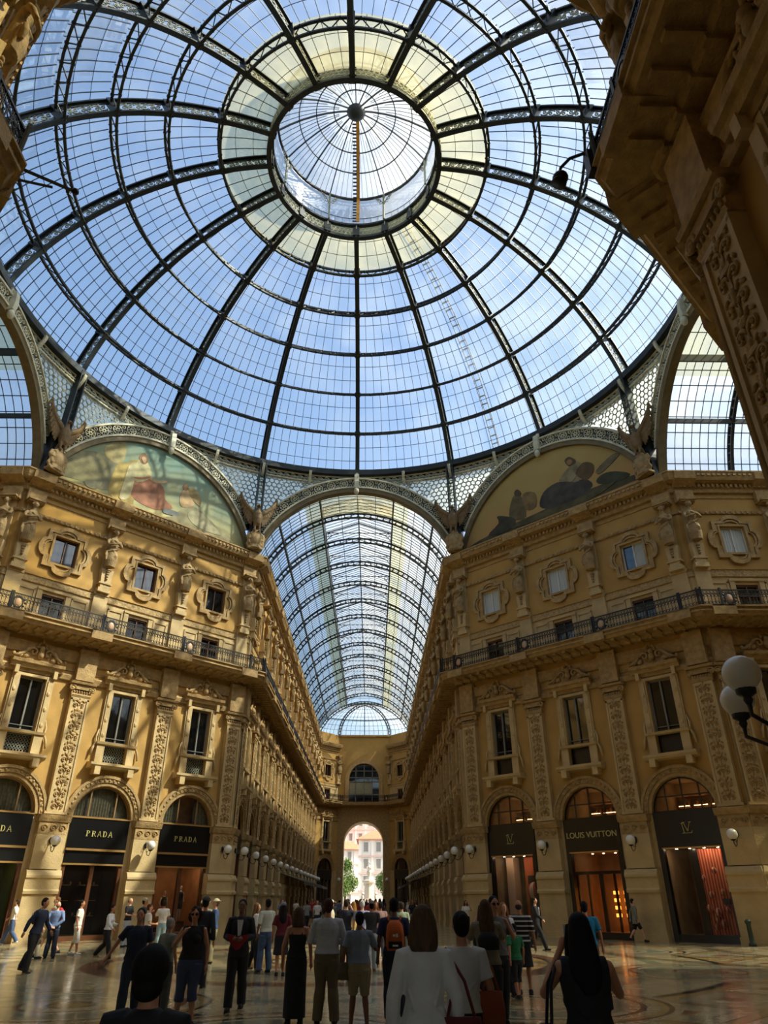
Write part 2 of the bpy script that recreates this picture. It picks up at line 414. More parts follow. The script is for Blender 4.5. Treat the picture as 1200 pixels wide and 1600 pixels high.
def build_pilaster():
    t = empty('pilaster', cat='pilaster')
    b = MB(); b.box(-.8, .8, -.42, 0, 0, 2.0); b.box(-.84, .84, -.46, 0, 0, .28)
    b.mould([(0, 2.0), (-.5, 2.0), (-.52, 2.12), (-.46, 2.2), (-.46, 2.62), (-.52, 2.68), (-.52, 2.78), (-.4, 3.0), (0, 3.05)], -.84, .84)
    b.box(-.72, .72, -.34, 0, 3.05, 4.6); b.build('pedestal', STONE, t)
    b = MB(); b.box(-.72, .72, -.35, 0, 4.58, 5.14); b.mould([(0, 5.12), (-.4, 5.14), (-.46, 5.3), (-.5, 5.45), (0, 5.5)], -.8, .8)
    for k in range(3):
        b.tube([(-.45+.45*k+.17*cos(q)*(1-q/10), -.37, 4.86+.17*sin(q)*(1-q/10)) for q in [u*.8 for u in range(9)]], .035, 5)
        b.ell((-.45+.45*k, -.37, 4.86), (.06, .05, .06), 6, 4)
    b.build('impost', STONE2, t)
    b = MB(); b.box(-.5, .5, -.26, 0, 5.5, 11.3); b.box(-.58, .58, -.3, 0, 5.5, 5.62)
    for sx in (-1, 1): b.box(sx*.45-.05, sx*.45+.05, -.31, -.2, 5.62, 11.25)
    b.box(-.5, .5, -.31, -.2, 11.15, 11.3)
    b.build('shaft', STONE, t)
    b = MB(); relief(b, .36, 5.7, 11.2, -.27, 3); b.build('carved_relief', STONE2, t)
    b = MB(); b.mould([(0, 11.3), (-.3, 11.32), (-.34, 11.42), (-.28, 11.5), (-.28, 11.66), (0, 11.7)], -.54, .54)
    for k in range(7): b.ell((-.42+.14*k, -.3, 11.6), (.05, .05, .07), 6, 4)
    b.mould([(0, 11.98), (-.46, 12.0), (-.5, 12.12), (0, 12.14)], -.7, .7)
    for sx in (-1, 1):
        b.tube([(sx*.56+.2*cos(q)*(1-q/9)*-sx, -.34, 11.76+.2*sin(q)*(1-q/9)) for q in [u*.7 for u in range(11)]], .05, 6)
        b.ell((sx*.56, -.3, 11.76), (.1, .12, .1), 8, 6)
    b.box(-.5, .5, -.36, 0, 11.72, 11.98)
    b.build('capital', STONE2, t)
    b = MB(); b.box(-.42, .42, -.16, 0, 12.1, 17.35); b.box(-.46, .46, -.2, 0, 17.3, 17.5); b.build('upper_pier', STONE, t)
    return t
def build_corner_pier():                 # narrower pilaster pair member against a corner
    return build_pilaster()
def surround_outline(k):                 # square with a round lobe on each side
    a, r, P = 1.02*k, .5*k, []
    for q in range(4):
        an = q*pi/2; ca, sa = cos(an), sin(an)
        loc = [(-a, a), (-r, a)]+[(-r*cos(pi*i/8), a+.6*r*sin(pi*i/8)+.04*k) for i in range(9)]+[(r, a), (a, a)]
        for x, z in loc[:-1]: P.append((x*ca+z*sa, -x*sa+z*ca))
    return P
def build_square_window(curtain=None):
    t = empty('window_1'); t['kind'] = 'structure'
    o, i = surround_outline(1.12), surround_outline(.94); sq = []
    b = MB(); Z = 19.26
    b.band([(x, z+Z) for x, z in o], [(x, z+Z) for x, z in i], -.16, 0, True)
    b.band([(x*.97, z*.97+Z) for x, z in i], [(x*.88, z*.88+Z) for x, z in i], -.1, 0, True)
    b.band([(-.82, Z-.94), (.82, Z-.94), (.82, Z+.94), (-.82, Z+.94)], [(-.7, Z-.82), (.7, Z-.82), (.7, Z+.82), (-.7, Z+.82)], -.12, 0, True)
    for q in range(4):
        an = q*pi/2
        for k in range(7):
            a2 = pi*(k+.5)/7; x, z = .34*cos(a2), 1.0+.26*sin(a2)
            b.ell((x*cos(an)+z*sin(an), -.05, -x*sin(an)+z*cos(an)+Z), (.05, .05, .05), 6, 4)
    b.build('carved_surround', STONE2, t)
    b = MB(); b.box(-.7, -.62, .12, .2, Z-.82, Z+.82); b.box(.62, .7, .12, .2, Z-.82, Z+.82); b.box(-.7, .7, .12, .2, Z+.74, Z+.82); b.box(-.7, .7, .12, .2, Z-.82, Z-.74); b.box(-.03, .03, .12, .2, Z-.8, Z+.8)
    b.build('frame', WHITE if curtain else WOOD, t)
    b = MB(); b.box(-.7, .7, .2, .24, Z-.82, Z+.82); b.build('pane', WPANE, t)
    if curtain:
        b = MB(); n = 18; V = []
        x0, x1 = curtain
        for k in range(n+1): V += [(x0+(x1-x0)*k/n, .17+.025*(k % 2), Z-.76), (x0+(x1-x0)*k/n, .17+.025*(k % 2), Z+.74)]
        b.add(V, [(2*k, 2*k+2, 2*k+3, 2*k+1) for k in range(n)]); b.build('curtain', mat('white_curtain', (190, 195, 190), .9), t)
    return t
def build_low_window():
    t = empty('window_1'); t['kind'] = 'structure'
    b = MB(); b.box(-.66, -.56, .1, .2, 14.8, 16.55); b.box(.56, .66, .1, .2, 14.8, 16.55); b.box(-.66, .66, .1, .2, 16.45, 16.55); b.box(-.03, .03, .1, .18, 14.8, 16.5); b.box(-.6, .6, .1, .18, 15.9, 15.96)
    b.build('frame', WOOD, t)
    b = MB(); b.box(-.66, .66, .2, .24, 14.75, 16.55); b.build('pane', WPANE, t)
    return t
def build_tall_window(kind='iron'):
    t = empty('window_1'); t['kind'] = 'structure'
    b = MB()
    for sx in (-1, 1):
        b.box(sx*.88-.2, sx*.88+.2, -.14, 0, 8.2, 12.1); b.box(sx*.88-.12, sx*.88+.12, -.2, -.1, 9.2, 11.9)
        for z in (9.6, 10.4, 11.2): b.ell((sx*.88, -.2, z), (.09, .05, .13), 8, 5)
        b.tube([(sx*1.1, -.1, 9.9), (sx*1.2, -.12, 9.5), (sx*1.16, -.12, 9.2), (sx*1.3, -.14, 8.9), (sx*1.36, -.14, 8.5)], [.03, .06, .05, .08, .05], 6)
        b.box(sx*.88-.22, sx*.88+.22, -.22, 0, 8.2, 9.12); b.box(sx*.95-.16, sx*.95+.16, -.5, 0, 7.55, 7.95)
        b.box(sx*1.0-.1, sx*1.0+.1, -.34, 0, 12.0, 12.4)
    b.box(-1.1, 1.1, -.12, 0, 11.96, 12.1)
    b.mould([(0, 9.1), (-.3, 9.12), (-.34, 9.24), (0, 9.26)], -1.16, 1.16)
    b.mould([(0, 7.85), (-.46, 7.9), (-.55, 8.02), (-.55, 8.14), (0, 8.2)], -1.38, 1.38)
    b.build('stone_surround', STONE, t)
    b = MB(); b.mould([(0, 12.3), (-.3, 12.34), (-.36, 12.5), (-.46, 12.56), (-.5, 12.72), (0, 12.76)], -1.36, 1.36)
    for sx in (-1, 1):
        b.tube([(sx*1.34, -.3, 12.86), (sx*1.1, -.3, 12.92), (sx*.86, -.3, 13.08), (sx*.64, -.3, 13.34)], [.06, .08, .085, .09], 7)
        for cx, cz, R in ((.4, 13.2, .25), (1.02, 12.92, .13)):
            b.tube([(sx*(cx+R*cos(q)*(1-q/9)), -.3, cz+R*sin(q)*(1-q/9)) for q in [u*.7 for u in range(11)]], [.055]*6+[.05, .045, .04, .05, .06], 6)
        b.ell((sx*.72, -.22, 12.98), (.2, .1, .16), 8, 5); b.ell((sx*1.34, -.28, 12.93), (.1, .09, .12), 8, 5); b.ell((sx*.2, -.28, 13.5), (.12, .08, .07), 8, 5, Matrix.Rotation(sx*.6, 3, 'Y'))
    b.ell((0, -.3, 13.12), (.17, .15, .24), 10, 7); b.ell((0, -.34, 13.4), (.15, .12, .17), 8, 6)
    for k in range(7): b.ell((.24*cos(pi*k/6), -.28, 13.5+.24*sin(pi*k/6)), (.06, .06, .09), 6, 4)
    b.ell((0, -.28, 13.84), (.06, .05, .1), 6, 5)
    b.prism([(-1.2, 12.74), (-.8, 13.02), (-.5, 13.34), (-.15, 13.55), (.15, 13.55), (.5, 13.34), (.8, 13.02), (1.2, 12.74)], -.2, 0)
    b.build('pediment', STONE2, t)
    b = MB(); b.box(-.66, -.58, .1, .2, 9.24, 11.96); b.box(.58, .66, .1, .2, 9.24, 11.96); b.box(-.66, .66, .1, .2, 11.86, 11.96); b.box(-.04, .04, .08, .2, 9.24, 11.9); b.box(-.66, .66, .06, .2, 9.24, 9.34); b.box(-.66, .66, .02, .05, 9.5, 9.53)
    b.build('frame', mat('grey_window_frame', (120, 118, 108), .5), t)
    b = MB(); b.box(-.66, .66, .2, .24, 9.2, 11.96); b.build('pane', WPANE, t)
    b = MB(); b.box(-.66, .66, .14, .2, 8.2, 9.16)
    if kind == 'iron':
        b.cur = 1
        for k in range(9):
            for j in range(5):
                b.annulus((-.6+.15*k, .1, 8.32+.17*j), (1, 0, 0), (0, 0, 1), .07, .02, .03, 7)
        b.cur = 0
    b.build('balustrade_panel', [BLACK, PALE2], t)
    return t
def build_railing(L=4.9, medal=True):
    t = empty('balcony_railing', cat='railing')
    b = MB(); y = -1.28
    b.box(-L/2, L/2, y-.03, y+.03, 15.66, 15.72); b.box(-L/2, L/2, y-.02, y+.02, 14.86, 14.9); b.box(-L/2, L/2, y-.015, y+.015, 15.46, 15.49)
    b.build('rail', IRONB, t)
    b = MB(); n = int(L/.17)
    for k in range(n+1):
        x = -L/2+L*k/n
        b.box(x-.012, x+.012, y-.012, y+.012, 14.88, 15.66)
        if k < n:
            b.annulus((x+L/n/2, y, 15.38), (1, 0, 0), (0, 0, 1), .07, .022, .02, 7); b.annulus((x+L/n/2, y, 15.0), (1, 0, 0), (0, 0, 1), .065, .022, .02, 7)
            b.annulus((x+L/n/2, y, 15.565), (1, 0, 0), (0, 0, 1), .06, .018, .02, 6)
    b.build('scrollwork', IRONB, t)
    for sx in (-1, 1):
        b = MB(); x = sx*(L/2-.05); b.box(x-.04, x+.04, y-.04, y+.04, 14.77, 15.8); b.build('post', IRONB, t)
    if medal:
        b = MB(); b.ell((-L/2+.45, y, 15.26), (.17, .04, .22), 12, 6)
        b.cur = 1
        b.annulus((-L/2+.45, y, 15.26), (1, 0, 0), (0, 0, 1.25), .24, .07, .06, 14)
        for k in range(10):
            q = 2*pi*k/10; b.ell((-L/2+.45+.36*cos(q), y, 15.26+.3*sin(q)), (.07, .03, .06), 6, 4)
        b.build('medallion', [mat('enamel_shield', (186, 150, 120), .5), IRONB], t)
    return t
def build_lamp():
    t = empty('wall_lamp', cat='lamp')
    b = MB(); b.ell((0, -.4, 4.3), (.09, .05, .16), 8, 6)
    b.tube([(0, -.4, 4.3), (0, -.5, 4.05), (0, -.66, 3.82), (0, -.84, 3.78), (0, -.95, 3.9), (0, -.95, 4.04)], [.025, .022, .02, .02, .022, .03], 6)
    b.tube([(0, -.4, 4.36), (0, -.55, 4.42), (0, -.62, 4.34), (0, -.56, 4.28)], .014, 5)
    b.tube([(0, -.62, 3.86), (0, -.56, 3.96), (0, -.66, 4.02), (0, -.7, 3.94)], .012, 5)
    b.lathe([(.03, 0), (.1, .03), (.12, .07), (.05, .1)], 10, (0, -.95, 3.99)); b.build('bracket', IRONB, t)
    b = MB(); b.ell((0, -.95, 4.27), .235, 20, 14); b.build('globe', mat('opal_glass', (226, 222, 212), .25, spec=.6), t)
    return t
def build_archivolt(b):
    for R0, R1, y in ((1.6, 1.78, -.1), (1.78, 1.98, -.16), (1.98, 2.12, -.22)):
        b.band(seg_arch(0, R0, 5.47, 24), seg_arch(0, R1, 5.47, 24), y, 0)
    for k in range(23):
        a = pi*(k+.5)/23; b.ell((1.88*cos(a), -.17, 5.47+1.88*sin(a)), (.07, .04, .07), 6, 4)
def text_obj(s, size, x, z, y, m, parent, spacing=1.0, name='lettering', bold=0):
    cu = bpy.data.curves.new(name, 'FONT'); cu.body = s; cu.size = size; cu.align_x = 'CENTER'; cu.align_y = 'CENTER'; cu.extrude = .012; cu.space_character = spacing; cu.offset = bold
    cu.materials.append(m); tmp = bpy.data.objects.new(name, cu); C.objects.link(tmp); bpy.context.view_layer.update()
    me = bpy.data.meshes.new_from_object(tmp.evaluated_get(bpy.context.evaluated_depsgraph_get())); bpy.data.objects.remove(tmp)
    o = bpy.data.objects.new(name, me); C.objects.link(o); o.parent = parent
    o.matrix_local = Matrix.Translation((x, y, z)) @ Matrix.Rotation(pi/2, 4, 'X'); return o
LETTER = mat('pale_gold_letter', (196, 186, 120), .4, .2)
def stroke(b, pts, w, y=-.1, t=.02):
    for i in range(len(pts)-1):
        (x0, z0), (x1, z1) = pts[i], pts[i+1]; b.bar((x0, y, z0), (x1, y, z1), t, w, (0, 1, 0))
def serif_letters(word, h, w, gap, thick):
    """classical capital letters with thin and thick strokes and small serifs"""
    b = MB(); n = len(word); tw = n*w+(n-1)*gap; x = -tw/2
    def V(x, w_): b.box(x-w_/2, x+w_/2, -.11, -.08, 0, h); b.box(x-w_*1.1, x+w_*1.1, -.11, -.08, 0, h*.05); b.box(x-w_*1.1, x+w_*1.1, -.11, -.08, h*.95, h)
    for ch in word:
        if ch == 'P' or ch == 'R':
            V(x+w*.18, thick); b.band([(x+w*.2, h*.98)]+[(x+w*.45+w*.38*sin(pi*i/8), h*.74+h*.24*cos(pi*i/8)) for i in range(9)]+[(x+w*.2, h*.5)],
                                      [(x+w*.2, h*.92)]+[(x+w*.42+w*.24*sin(pi*i/8), h*.74+h*.18*cos(pi*i/8)) for i in range(9)]+[(x+w*.2, h*.56)], -.11, -.08)
            if ch == 'R': stroke(b, [(x+w*.45, h*.5), (x+w*.95, 0)], thick)
        elif ch == 'A':
            stroke(b, [(x+w*.08, 0), (x+w*.5, h)], thick*.45); stroke(b, [(x+w*.48, h), (x+w*.92, 0)], thick); stroke(b, [(x+w*.22, h*.33), (x+w*.78, h*.33)], thick*.4)
            b.box(x-w*.04, x+w*.22, -.11, -.08, 0, h*.05); b.box(x+w*.76, x+w*1.04, -.11, -.08, 0, h*.05)
        elif ch == 'D':
            V(x+w*.18, thick); b.band([(x+w*.2, h)]+[(x+w*.42+w*.5*sin(pi*i/10), h*.5+h*.5*cos(pi*i/10)) for i in range(11)]+[(x+w*.2, 0)],
                                      [(x+w*.2, h*.94)]+[(x+w*.4+w*.36*sin(pi*i/10), h*.5+h*.43*cos(pi*i/10)) for i in range(11)]+[(x+w*.2, h*.06)], -.11, -.08)
        x += w+gap
    return b
def mullions(b, zs=5.47, R=1.58, xs=(-.85, 0, .85), y0=.1, y1=.18, w=.035, h=()):
    for x in xs: b.box(x-w, x+w, y0, y1, zs, zs+sqrt(R*R-x*x))
    for z in h: q = sqrt(max(0, R*R-(z-zs)**2)); b.box(-q, q, y0, y1, z-w, z+w)
    b.band(seg_arch(0, R, zs, 16), seg_arch(0, R-.08, zs, 16), y0, y1); b.box(-R, R, y0, y1, zs, zs+.08)
def half_disc(b, R, z, y): b.prism(seg_arch(0, R, z, 16), y, y+.03)
def build_shop_prada(variant):
    t = empty('arched_shopfront', cat='shopfront')
    b = MB(); build_archivolt(b); b.build('archivolt', STONE2, t)
    f = MB(); mullions(f, xs=(-.72, .72) if variant != 2 else (-.6, .6)); lf = f.build('arch_window', mat('brass_frame', (150, 120, 80), .4, .4), t)
    g = MB(); half_disc(g, 1.58, 5.5, .2); g.build('pane', SHOPGLASS, lf)
    c = MB(); n = 40; V = []
    for k in range(n+1):
        x = -1.5+3*k/n; top = 5.5+sqrt(max(.01, 1.56**2-x*x)); V += [(x, .3+.05*(k % 2), 5.5), (x, .3+.05*(k % 2), top)]
    F = [(2*k, 2*k+2, 2*k+3, 2*k+1) for k in range(n) if not (variant == 2 and 13 < k < 27)]
    c.add(V, F); c.build('curtain', CURT, t)
    b = MB(); b.box(-1.6, 1.6, -.06, .3, 4.02, 5.47); b.box(-1.6, 1.6, -.02, .3, 3.36, 3.95); s = b.build('sign_board', BLACK, t)
    b = serif_letters('PRADA', .27, .22, .08, .05)
    o = b.build('lettering', LETTER, s); o.location = (0, 0, 4.6)
    for y0_, z0_, z1_ in ((-.12, 3.93, 4.03), (-.08, 3.28, 3.36), (-.1, 5.44, 5.5)): b = MB(); b.box(-1.6, 1.6, y0_, .08, z0_, z1_); b.build('bronze_rail', GOLD, t)
    b = MB(); b.box(-1.6, -1.42, .0, .2, 0, 3.3); b.box(1.42, 1.6, .0, .2, 0, 3.3); b.box(-1.6, 1.6, 0, .2, 0, .22)
    if variant: b.box(-.1, .1, .02, .2, .2, 3.3)
    b.build('door_frame', WOOD, t)
    b = MB(); b.box(-1.45, 1.45, .1, .12, .2, 3.3); b.build('shop_window', SHOPGLASS, t)
    back = {0: (70, 86, 36), 1: (40, 24, 14), 2: (176, 128, 88)}[variant]
    b = MB(); b.box(-1.6, 1.6, 2.2, 2.25, 0, 5.4); b.box(-1.62, -1.58, .5, 2.25, 0, 5.4); b.box(1.58, 1.62, .5, 2.25, 0, 5.4); b.box(-1.6, 1.6, .2, 2.25, 3.4, 3.45); b.box(-1.6, 1.6, .2, 2.25, .18, .22)
    b.box(-1.7, 1.7, .9, .95, 5.4, 7.2)
    b.build('shop_interior', mat('shop_wall_%d' % variant, back, .8, var=.25, scale=2), t)
    b = MB()
    for x in (-.9, 0, .9): b = MB(); b.lathe([(.05, 0), (.05, .02)], 8, (x, .8, 3.36)); b.build('spotlight', mat('warm_light_%d' % variant, (255, 214, 160), emit={0: 90, 1: 50, 2: 150}[variant]), t)
    if variant == 1:
        b = MB()
        for z in (1.0, 1.7, 2.4): b.box(-1.2, -.2, 1.7, 2.1, z, z+.04); b.box(.3, 1.3, 1.7, 2.1, z, z+.04)
        for k in range(14): b.ell((random.uniform(-1.2, 1.2), 1.8, random.choice((1.1, 1.8, 2.5))), (.06, .05, .09), 8, 6)
        b.build('display_shelf', GOLD, t)
    return t
def lv_logo(b, x, z, h, y=-.1):
    stroke(b, [(x-h*.42, z+h*.42), (x-h*.30, z-h*.48), ], h*.1, y); stroke(b, [(x-h*.5, z-h*.46), (x+h*.42, z-h*.46)], h*.07, y); stroke(b, [(x+h*.4, z-h*.48), (x+h*.46, z-h*.26)], h*.05, y)
    stroke(b, [(x-h*.26, z+h*.48), (x+h*.06, z-h*.3)], h*.11, y-.01); stroke(b, [(x+h*.06, z-h*.3), (x+h*.36, z+h*.48)], h*.05, y-.01)
    stroke(b, [(x-h*.38, z+h*.48), (x-h*.12, z+h*.48)], h*.04, y); stroke(b, [(x+h*.24, z+h*.48), (x+h*.5, z+h*.48)], h*.04, y); stroke(b, [(x-h*.52, z+h*.4), (x-h*.3, z+h*.44)], h*.04, y)
STRIPE = None
def stripe_mat():
    m = bpy.data.materials.new('red_white_stripes'); m.use_nodes = True; nt = m.node_tree; b = nt.nodes['Principled BSDF']
    tc = nt.nodes.new('ShaderNodeTexCoord'); s = nt.nodes.new('ShaderNodeSeparateXYZ'); nt.links.new(tc.outputs['Object'], s.inputs[0])
    mu = nt.nodes.new('ShaderNodeMath'); mu.operation = 'MULTIPLY'; mu.inputs[1].default_value = 7.5; nt.links.new(s.outputs[0], mu.inputs[0])
    fr = nt.nodes.new('ShaderNodeMath'); fr.operation = 'FRACT'; nt.links.new(mu.outputs[0], fr.inputs[0])
    r = nt.nodes.new('ShaderNodeValToRGB'); r.color_ramp.interpolation = 'CONSTANT'; r.color_ramp.elements[0].color = rgb(196, 62, 38); r.color_ramp.elements[1].position = .6; r.color_ramp.elements[1].color = rgb(235, 170, 130)
    nt.links.new(fr.outputs[0], r.inputs[0]); nt.links.new(r.outputs[0], b.inputs['Base Color']); b.inputs['Roughness'].default_value = .6
    return m
def balloon(b, c, r):
    for k in range(10):
        b.cur = k % 2; a0, a1 = 2*pi*k/10, 2*pi*(k+1)/10; V = []; m = 8
        for j in range(m+1):
            t = pi*j/m*.93
            for a in (a0, a1): V.append((c[0]+r*sin(t)*cos(a), c[1]+r*sin(t)*sin(a), c[2]+r*1.15*cos(t)))
        b.add(V, [(2*j, 2*j+1, 2*j+3, 2*j+2) for j in range(m)], True)
    b.cur = 0; b.box(c[0]-r*.16, c[0]+r*.16, c[1]-r*.16, c[1]+r*.16, c[2]-r*1.75, c[2]-r*1.5)
    for sx in (-1, 1): b.bar((c[0]+sx*r*.14, c[1], c[2]-r*1.5), (c[0]+sx*r*.25, c[1], c[2]-r*1.0), .01)
REDP, CREAMP = mat('red_paper', (200, 52, 36), .5), mat('cream_paper', (238, 206, 178), .5)
def build_shop_lv(variant):                      # 0 nearest the arm, 1 door with name, 2 by the corner
    global STRIPE
    STRIPE = STRIPE or stripe_mat()
    t = empty('arched_shopfront', cat='shopfront')
    b = MB(); build_archivolt(b); b.build('archivolt', STONE2, t)
    f = MB(); mullions(f, xs=(-.85, 0, .85), h=(6.2,), w=.03); lf = f.build('arch_window', BLACK, t)
    g = MB(); half_disc(g, 1.58, 5.5, .2); g.build('pane', SHOPGLASS, lf)
    b = MB(); b.box(-1.6, 1.6, -.1, .3, 3.9, 5.47); b.box(-1.6, -1.36, -.1, .2, 0, 3.9); b.box(1.36, 1.6, -.1, .2, 0, 3.9); b.box(-1.6, 1.6, -.06, .2, 0, .3); s = b.build('sign_board', BLACK, t)
    if variant == 1: text_obj('LOUIS VUITTON', .40, 0, 4.68, -.12, LETTER, s, 1.0)
    else:
        b = MB(); lv_logo(b, 0, 4.72, .5, -.12); b.build('monogram', LETTER, s)
    b = MB(); b.box(-1.4, 1.4, -.12, .1, 3.84, 3.9); b.build('light_strip', GOLD, t)
    b = MB(); b.box(-1.4, 1.4, .1, .12, .3, 3.86); b.build('shop_window', SHOPGLASS, t)
    b = MB(); b.box(-1.6, 1.6, 3.2, 3.25, 0, 7.2); b.box(-1.62, -1.58, .5, 3.25, 0, 7.2); b.box(1.58, 1.62, .5, 3.25, 0, 7.2); b.box(-1.6, 1.6, .3, 3.25, 3.9, 3.95); b.box(-1.6, 1.6, .3, 3.25, 7.15, 7.2); b.box(-1.6, 1.6, .2, 3.25, .2, .24); b.box(-1.6, 1.6, .3, 3.25, 5.4, 5.45)
    b.build('shop_interior', mat('tan_shop_wall', (168, 140, 108), .7, var=.2, scale=2), t)
    b = MB()
    for z in (5.95, 6.5):
        for x0, x1 in ((-1.3, -.75), (-.5, .2), (.45, 1.2)): b.box(x0, x1, 2.6, 2.64, z, z+.03)
    b.build('shelf_light', mat('shelf_light', (255, 200, 130), emit=9), t)
    b = MB()
    for z in (5.85, 6.4): b.box(-1.4, 1.4, 2.7, 3.15, z, z+.05)
    for k in range(12): b.box(-1.3+.22*k, -1.17+.22*k, 2.75, 3.0, 5.9, 6.05+.1*(k % 3))
    b.build('shelf', WOOD, t)
    b = MB()
    for x in (-1, -.35, .35, 1):
        b = MB(); b.lathe([(.06, 0), (.06, .02)], 8, (x, .6 if variant != 1 else 1.6, 3.86)); b.build('spotlight', mat('warm_light_lv%d' % variant, (255, 228, 190), emit={0: 60, 1: 18, 2: 90}[variant]), t)
    if variant == 2:
        b = MB(); b.box(-.15, 1.4, .9, .94, .3, 3.84); b.build('display_panel', STRIPE, t)
        b = MB(); b.box(-.5, -.17, .85, .97, .24, 3.86); b.build('dark_post', BLACK, t)
        b = MB()
        for x, z, r in ((.0, 2.6, .11), (.55, 2.9, .13), (.2, 1.9, .14), (.75, 2.0, .13), (.0, 1.35, .15), (.35, 1.2, .16), (.8, 1.3, .13), (.25, .9, .12), (.5, .75, .15), (.15, .6, .12), (1.1, 2.5, .1)):
            b = MB(); balloon(b, (x, .7, z), r); b.build('paper_balloon', [REDP, CREAMP], t)
        b = MB(); b.box(.7, 1.0, .62, .78, 1.5, 1.75); b.tube([(.76, .7, 1.75), (.78, .7, 1.86), (.92, .7, 1.86), (.94, .7, 1.75)], .012, 5); b.build('handbag', mat('black_leather', (16, 13, 12), .35), t)
    elif variant == 0:
        b = MB(); b.box(-.1, 1.4, 1.2, 1.24, .3, 3.84); b.build('display_panel', mat('striped_orange_panel', (206, 96, 48), .6, var=.15, scale=1), t)
        b = MB(); balloon(b, (.75, .8, 2.1), .42); b.build('hot_air_balloon', [REDP, CREAMP], t)
        b = MB(); b.box(.2, 1.3, 1.0, 1.1, 1.0, 2.9); b.build('dark_poster', BLACK, t)
        b = MB(); b.box(-1.2, -.7, 1.0, 1.6, .3, 3.84); b.build('pale_column', CREAMP, t)
    else:
        b = MB()
        for x in (-1.36, -.75, -.05, .05, .75, 1.3): b.box(x-.05, x+.05, .3, .4, .2, 2.9)
        b.box(-1.4, 1.4, .3, .4, 2.85, 3.0); b.build('door_frame', BLACK, t)
        b = MB()
        for z in (.9, 1.25, 1.6, 1.95):
            for x in (-.5, .1, .9): b.box(x-.14, x+.14, 2.6, 2.7, z, z+.16)
        b.build('lit_display', mat('lit_display', (255, 150, 60), emit=5), t)
    return t
def build_shop_plain():
    t = empty('arched_shopfront', cat='shopfront')
    b = MB(); build_archivolt(b); b.build('archivolt', STONE2, t)
    f = MB(); mullions(f, xs=(-.6, .6)); f.build('arch_window', WOOD, t)
    b = MB(); half_disc(b, 1.59, 5.45, .2); b.box(-1.6, 1.6, .2, .24, 0, 5.46); b.build('pane', WPANE, t)
    b = MB(); b.box(-1.6, 1.6, -.02, .2, 4.3, 5.45); b.build('sign_board', BLACK, t)
    b = MB(); b.box(-1.6, -1.45, 0, .2, 0, 4.3); b.box(1.45, 1.6, 0, .2, 0, 4.3); b.box(-.06, .06, 0, .2, 0, 4.3); b.build('door_frame', WOOD, t)
    return t
# ---------------------------------------------------------------- statues
def figure_rings(b, H=2.75, female=True):
    """draped standing figure with arms folded over the chest, head slightly bowed"""
    k = H/2.75
    b.loft([(x*k, y*k, z*k, rx*k, ry*k) for x, y, z, rx, ry in
            [(0, .02, 0, .2, .14), (0, 0, .12, .24, .18), (.02, -.02, .4, .27, .21), (.04, -.04, .75, .275, .23), (.03, -.04, 1.0, .28, .21), (0, -.02, 1.22, .23, .18), (-.01, -.03, 1.4, .22, .17), (0, -.05, 1.62, .28, .2), (0, -.03, 1.8, .31, .17), (0, 0, 1.92, .2, .13), (0, -.03, 2.0, .095, .1), (0, -.06, 2.14, .085, .09)]], 18)
    b.ell((.01*k, -.11*k, 2.3*k), (.125*k, .15*k, .185*k), 14, 12); b.ell((.01*k, -.25*k, 2.28*k), (.025*k, .04*k, .05*k), 6, 5)
    for i in range(9):
        a = pi*(i/8)*1.0; b.ell((.16*cos(a)*k, -.06*k, (2.34+.14*sin(a))*k), .055*k, 8, 6)
    b.ell((0, .03*k, 2.34*k), (.15*k, .12*k, .16*k), 10, 8)
    for sx in (-1, 1):
        b.tube([(sx*.3*k, -.02*k, 1.8*k), (sx*.42*k, -.1*k, 1.6*k), (sx*.42*k, -.24*k, 1.38*k)], [.1*k, .095*k, .08*k], 9)
        b.tube([(sx*.42*k, -.24*k, 1.38*k), (sx*.2*k, -.38*k, 1.46*k+.05*sx), (-sx*.06*k, -.4*k, 1.56*k+.05*sx), (-sx*.16*k, -.36*k, 1.62*k+.05*sx)], [.08*k, .07*k, .055*k, .07*k], 9)
    for i in range(11):
        a = -pi*(i+.3)/10.6
        b.tube([(.24*cos(a)*k, (.18*sin(a)-.02)*k, 1.2*k), (.3*cos(a)*k, (.25*sin(a)-.03)*k, (.85+.06*(i % 3))*k), (.31*cos(a+.12)*k, (.26*sin(a)-.03)*k, .45*k), (.27*cos(a+.1)*k, (.23*sin(a))*k, .03*k)], [.02*k, .05*k, .055*k, .045*k], 6)
    b.tube([(.1*k, -.14*k, 1.05*k), (.13*k, -.26*k, .72*k), (.1*k, -.2*k, .35*k)], [.1*k, .13*k, .09*k], 9)
    b.tube([(.34*k, -.08*k, 1.5*k), (.2*k, -.26*k, 1.24*k), (-.1*k, -.3*k, 1.05*k), (-.36*k, -.12*k, .95*k)], .07*k, 7)
    b.tube([(-.38*k, -.1*k, .98*k), (-.42*k, -.14*k, .7*k), (-.38*k, -.14*k, .4*k)], [.07*k, .08*k, .04*k], 7)
